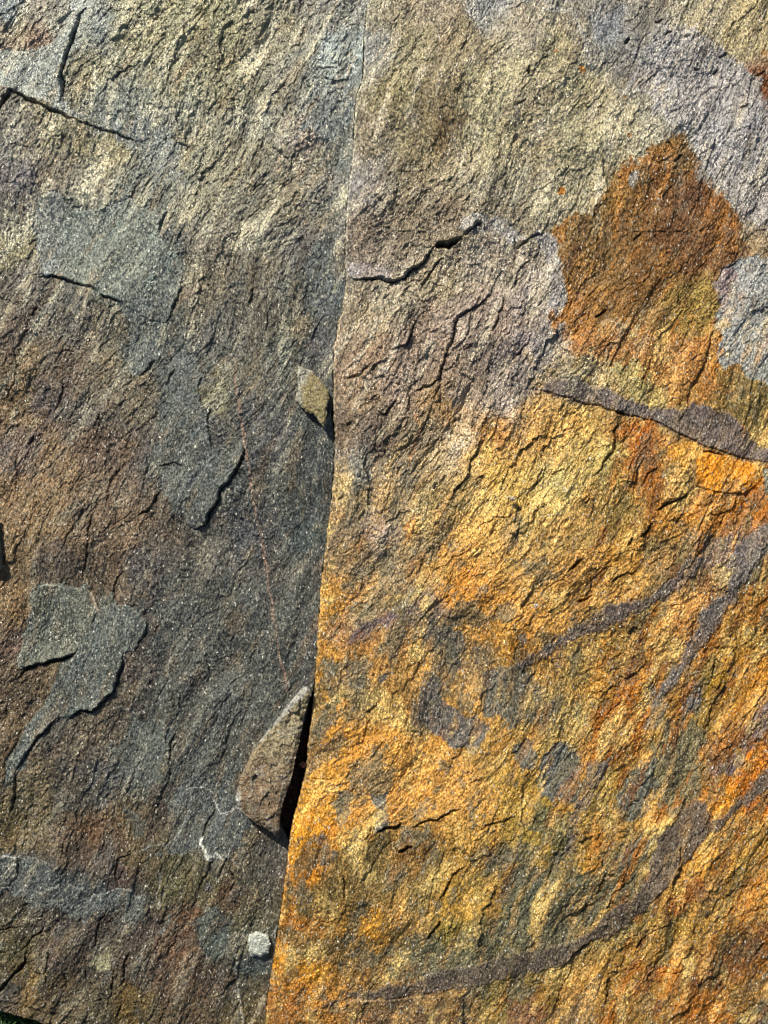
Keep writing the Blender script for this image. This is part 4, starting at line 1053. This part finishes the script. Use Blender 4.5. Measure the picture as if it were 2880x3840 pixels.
def rhomb_col(X, Y, d):
    e = (X - 640) + 0.35 * (Y - 860) * -1
    m = sstep(20, 2, (X - 642) - 0.45 * (840 - Y) * (Y < 840) + 7 * fbm(X, Y, 16., 3, 61))
    return mixc((122, 110, 72), (146, 142, 122), np.clip(m + sstep(812, 795, Y), 0, 1))


chip('flat_stone', 'small olive tan diamond shaped stone tilted against the edge of the joint', RHOMB, 6, 6, (0.03, 0.10), rhomb_col,
     edge=3.5, bulge=1.6, seed=71, rag=2.2, rise=lambda X, Y: 9 * sstep(800, 920, Y) + 5 * sstep(650, 710, X))

PEB = pts("536 2030 539 2014 547 2014 553 2008 566 2010 570 2014 579 2015 583 2028 586 2036 582 2044 581 2055 571 2058 565 2063 550 2060 544 2061 537 2050 539 2042")
chip('pebble', 'small pale grey flat pebble beside the joint near the bottom', PEB, surf('L', 560, 2037) + 1, 7, (0, 0),
     lambda X, Y, d: mixc((172, 174, 166), (196, 197, 188), sstep(-.3, .3, fbm(X, Y, 14., 3, 81))), edge=5, bulge=1.2, seed=83)['category'] = 'pebble'

EDGE = pts("-70 1100 -20 1112 0 1120 3 1150 6 1180 7 1200 9 1226 0 1236 -30 1245 -75 1235")
chip('edge_stone', 'grey broken stone poking in at the left edge of the photo, lying on tan rock', EDGE, 7, 14, (0, 0),
     lambda X, Y, d: mixc((105, 108, 106), (88, 90, 90), sstep(-.3, .3, fbm(X, Y, 20., 3, 91))), edge=4, bulge=2, seed=93)


chip('stone_chip', 'tiny pale chip standing over its own dark shadow on the golden rock', pts("1097 1073 1108 1072 1113 1077 1110 1082 1103 1082 1098 1078"), 9, 3, (0, 0),
     lambda X, Y, d: mixc((190, 170, 145), (170, 150, 125), sstep(-.3, .3, fbm(X, Y, 8., 2, 191))), edge=2, bulge=.5, seed=193, rise=lambda X, Y: 15 + 0 * X, rag=.6)


chip('stone_crumb', 'little reddish crumb of stone caught in the dark joint beside the wedge stone', pts("652 1646 662 1650 664 1656 656 1662 647 1658 645 1651"), -12, 5, (0, 0),
     lambda X, Y, d: mixc((150, 110, 92), (110, 80, 66), sstep(-.3, .3, fbm(X, Y, 8., 2, 195))), edge=2, bulge=.5, seed=197, rag=.8)


def sliver(name, label, P, w, z, mat, cat):
    """a thin dry splinter: a tapering six-sided rod bent along points"""
    P = np.array(P, float); co = []; n = len(P)
    for i, (x, y) in enumerate(P):
        a = P[min(i + 1, n - 1)] - P[max(i - 1, 0)]; a /= np.hypot(*a)
        nx, ny = -a[1], a[0]
        r = w * (0.35 + 0.65 * math.sin(math.pi * (i + 0.6) / n))
        for k in range(6):
            t = k * math.pi / 3
            co.append(((x + nx * r * math.cos(t) - W0 / 2) * U, (H0 / 2 - y - ny * r * math.cos(t)) * U, (z + r * 0.7 * math.sin(t)) * U))
    f = []
    for i in range(n - 1):
        for k in range(6):
            f.append((i * 6 + k, i * 6 + (k + 1) % 6, (i + 1) * 6 + (k + 1) % 6, (i + 1) * 6 + k))
    f += [(0, 1, 2, 3), (0, 3, 4, 5)]
    b = (n - 1) * 6
    f += [(b, b + 3, b + 2, b + 1), (b, b + 5, b + 4, b + 3)]
    co = np.array(co); org = co.mean(0)
    o = mesh_obj(name, co - org, np.array(f), mat)
    o.location = tuple(org); o['label'] = label; o['category'] = cat
    return o





sliver('stone_splinter', 'thin tan splinter of stone standing in the notch of the grey flake', pts("196 1279 199 1286 203 1296 207 1308 211 1318 213 1323"), 3.6,
       surf('L', 205, 1303) + 4, M_STRAW_DARK, 'splinter')
sliver('stone_splinter', 'tiny pale splinter lying on grey rock near the top of the joint', pts("758 143 756 150 754 158 752 165"), 2.2,
       surf('L', 755, 155) + 2, M_STRAW, 'splinter')

# ------------------------------------------------------------------ what lies under and beside the slabs
GZ = -75


def ground():
    g = np.concatenate([np.arange(-6000, -900, 300.), np.arange(-900, 2600, 22.), np.arange(2600, 7000, 300.)])
    h = np.concatenate([np.arange(-6000, -700, 300.), np.arange(-700, 2900, 22.), np.arange(2900, 8000, 300.)])
    X, Y = np.meshgrid(g, h)
    Z = GZ + 8 * fbm(X, Y, 130., 3, 401)
    idx = np.arange(X.size).reshape(X.shape)
    q = np.stack([idx[1:, :-1], idx[1:, 1:], idx[:-1, 1:], idx[:-1, :-1]], -1).reshape(-1, 4)
    o = mesh_obj('ground', to_world(X, Y, Z).reshape(-1, 3), q, M_SOIL)
    o['kind'] = 'structure'


ground()

# reddish stone in the open joint, and the low dark stone under the bottom-left break
chip('joint_stone', 'dark reddish brown stone wedged deep in the open joint under the wedge stone', pts("590 1560 600 1500 650 1500 670 1560 662 1650 650 1662 656 1672 645 1740 625 1800 560 1800 560 1700"),
     -48, 22, (0, 0), lambda X, Y, d: mixc((96, 60, 45), (74, 50, 42), sstep(-.3, .3, fbm(X, Y, 30., 3, 95))), edge=8, bulge=6, seed=97)
chip('low_stone', 'dark reddish grey stone showing below the slab in the bottom left corner', pts("-90 2140 -20 2140 20 2160 36 2178 30 2188 12 2194 -30 2200 -90 2204"),
     -40, 22, (0, 0), lambda X, Y, d: mixc((88, 76, 74), (120, 108, 106), sstep(-.2, .4, fbm(X, Y, 22., 3, 99))), edge=8, bulge=3, seed=103)


def grass():
    rnd = random.Random(5)
    co, f = [], []
    for i in range(2600):
        x = rnd.uniform(-420, 210); y = 2195 + 0.2 * max(x, 0) + abs(rnd.gauss(0, 130))
        h = rnd.uniform(46, 66); a = rnd.uniform(0, 6.283); w = rnd.uniform(1.2, 2.4); ln = rnd.uniform(8, 34)
        dx, dy = math.cos(a), math.sin(a)
        b = len(co)
        for t in (0, 0.35, 0.7):
            ww = w * (1 - t * 0.75); cx = x + dx * ln * t * t; cy = y + dy * ln * t * t; z = GZ + h * (1.7 * t - 0.7 * t * t)
            co.append(((cx - dy * ww - W0 / 2) * U, (H0 / 2 - cy - dx * ww) * U, z * U))
            co.append(((cx + dy * ww - W0 / 2) * U, (H0 / 2 - cy + dx * ww) * U, z * U))
        co.append(((x + dx * ln - W0 / 2) * U, (H0 / 2 - y - dy * ln) * U, (GZ + h) * U))
        f += [(b, b + 1, b + 3), (b, b + 3, b + 2), (b + 2, b + 3, b + 5), (b + 2, b + 5, b + 4), (b + 4, b + 5, b + 6)]
    o = mesh_obj('grass', np.array(co), np.array(f), M_GRASS)
    o['kind'] = 'stuff'; o['label'] = 'dark green grass below the broken edge in the bottom left corner'; o['category'] = 'grass'


grass()
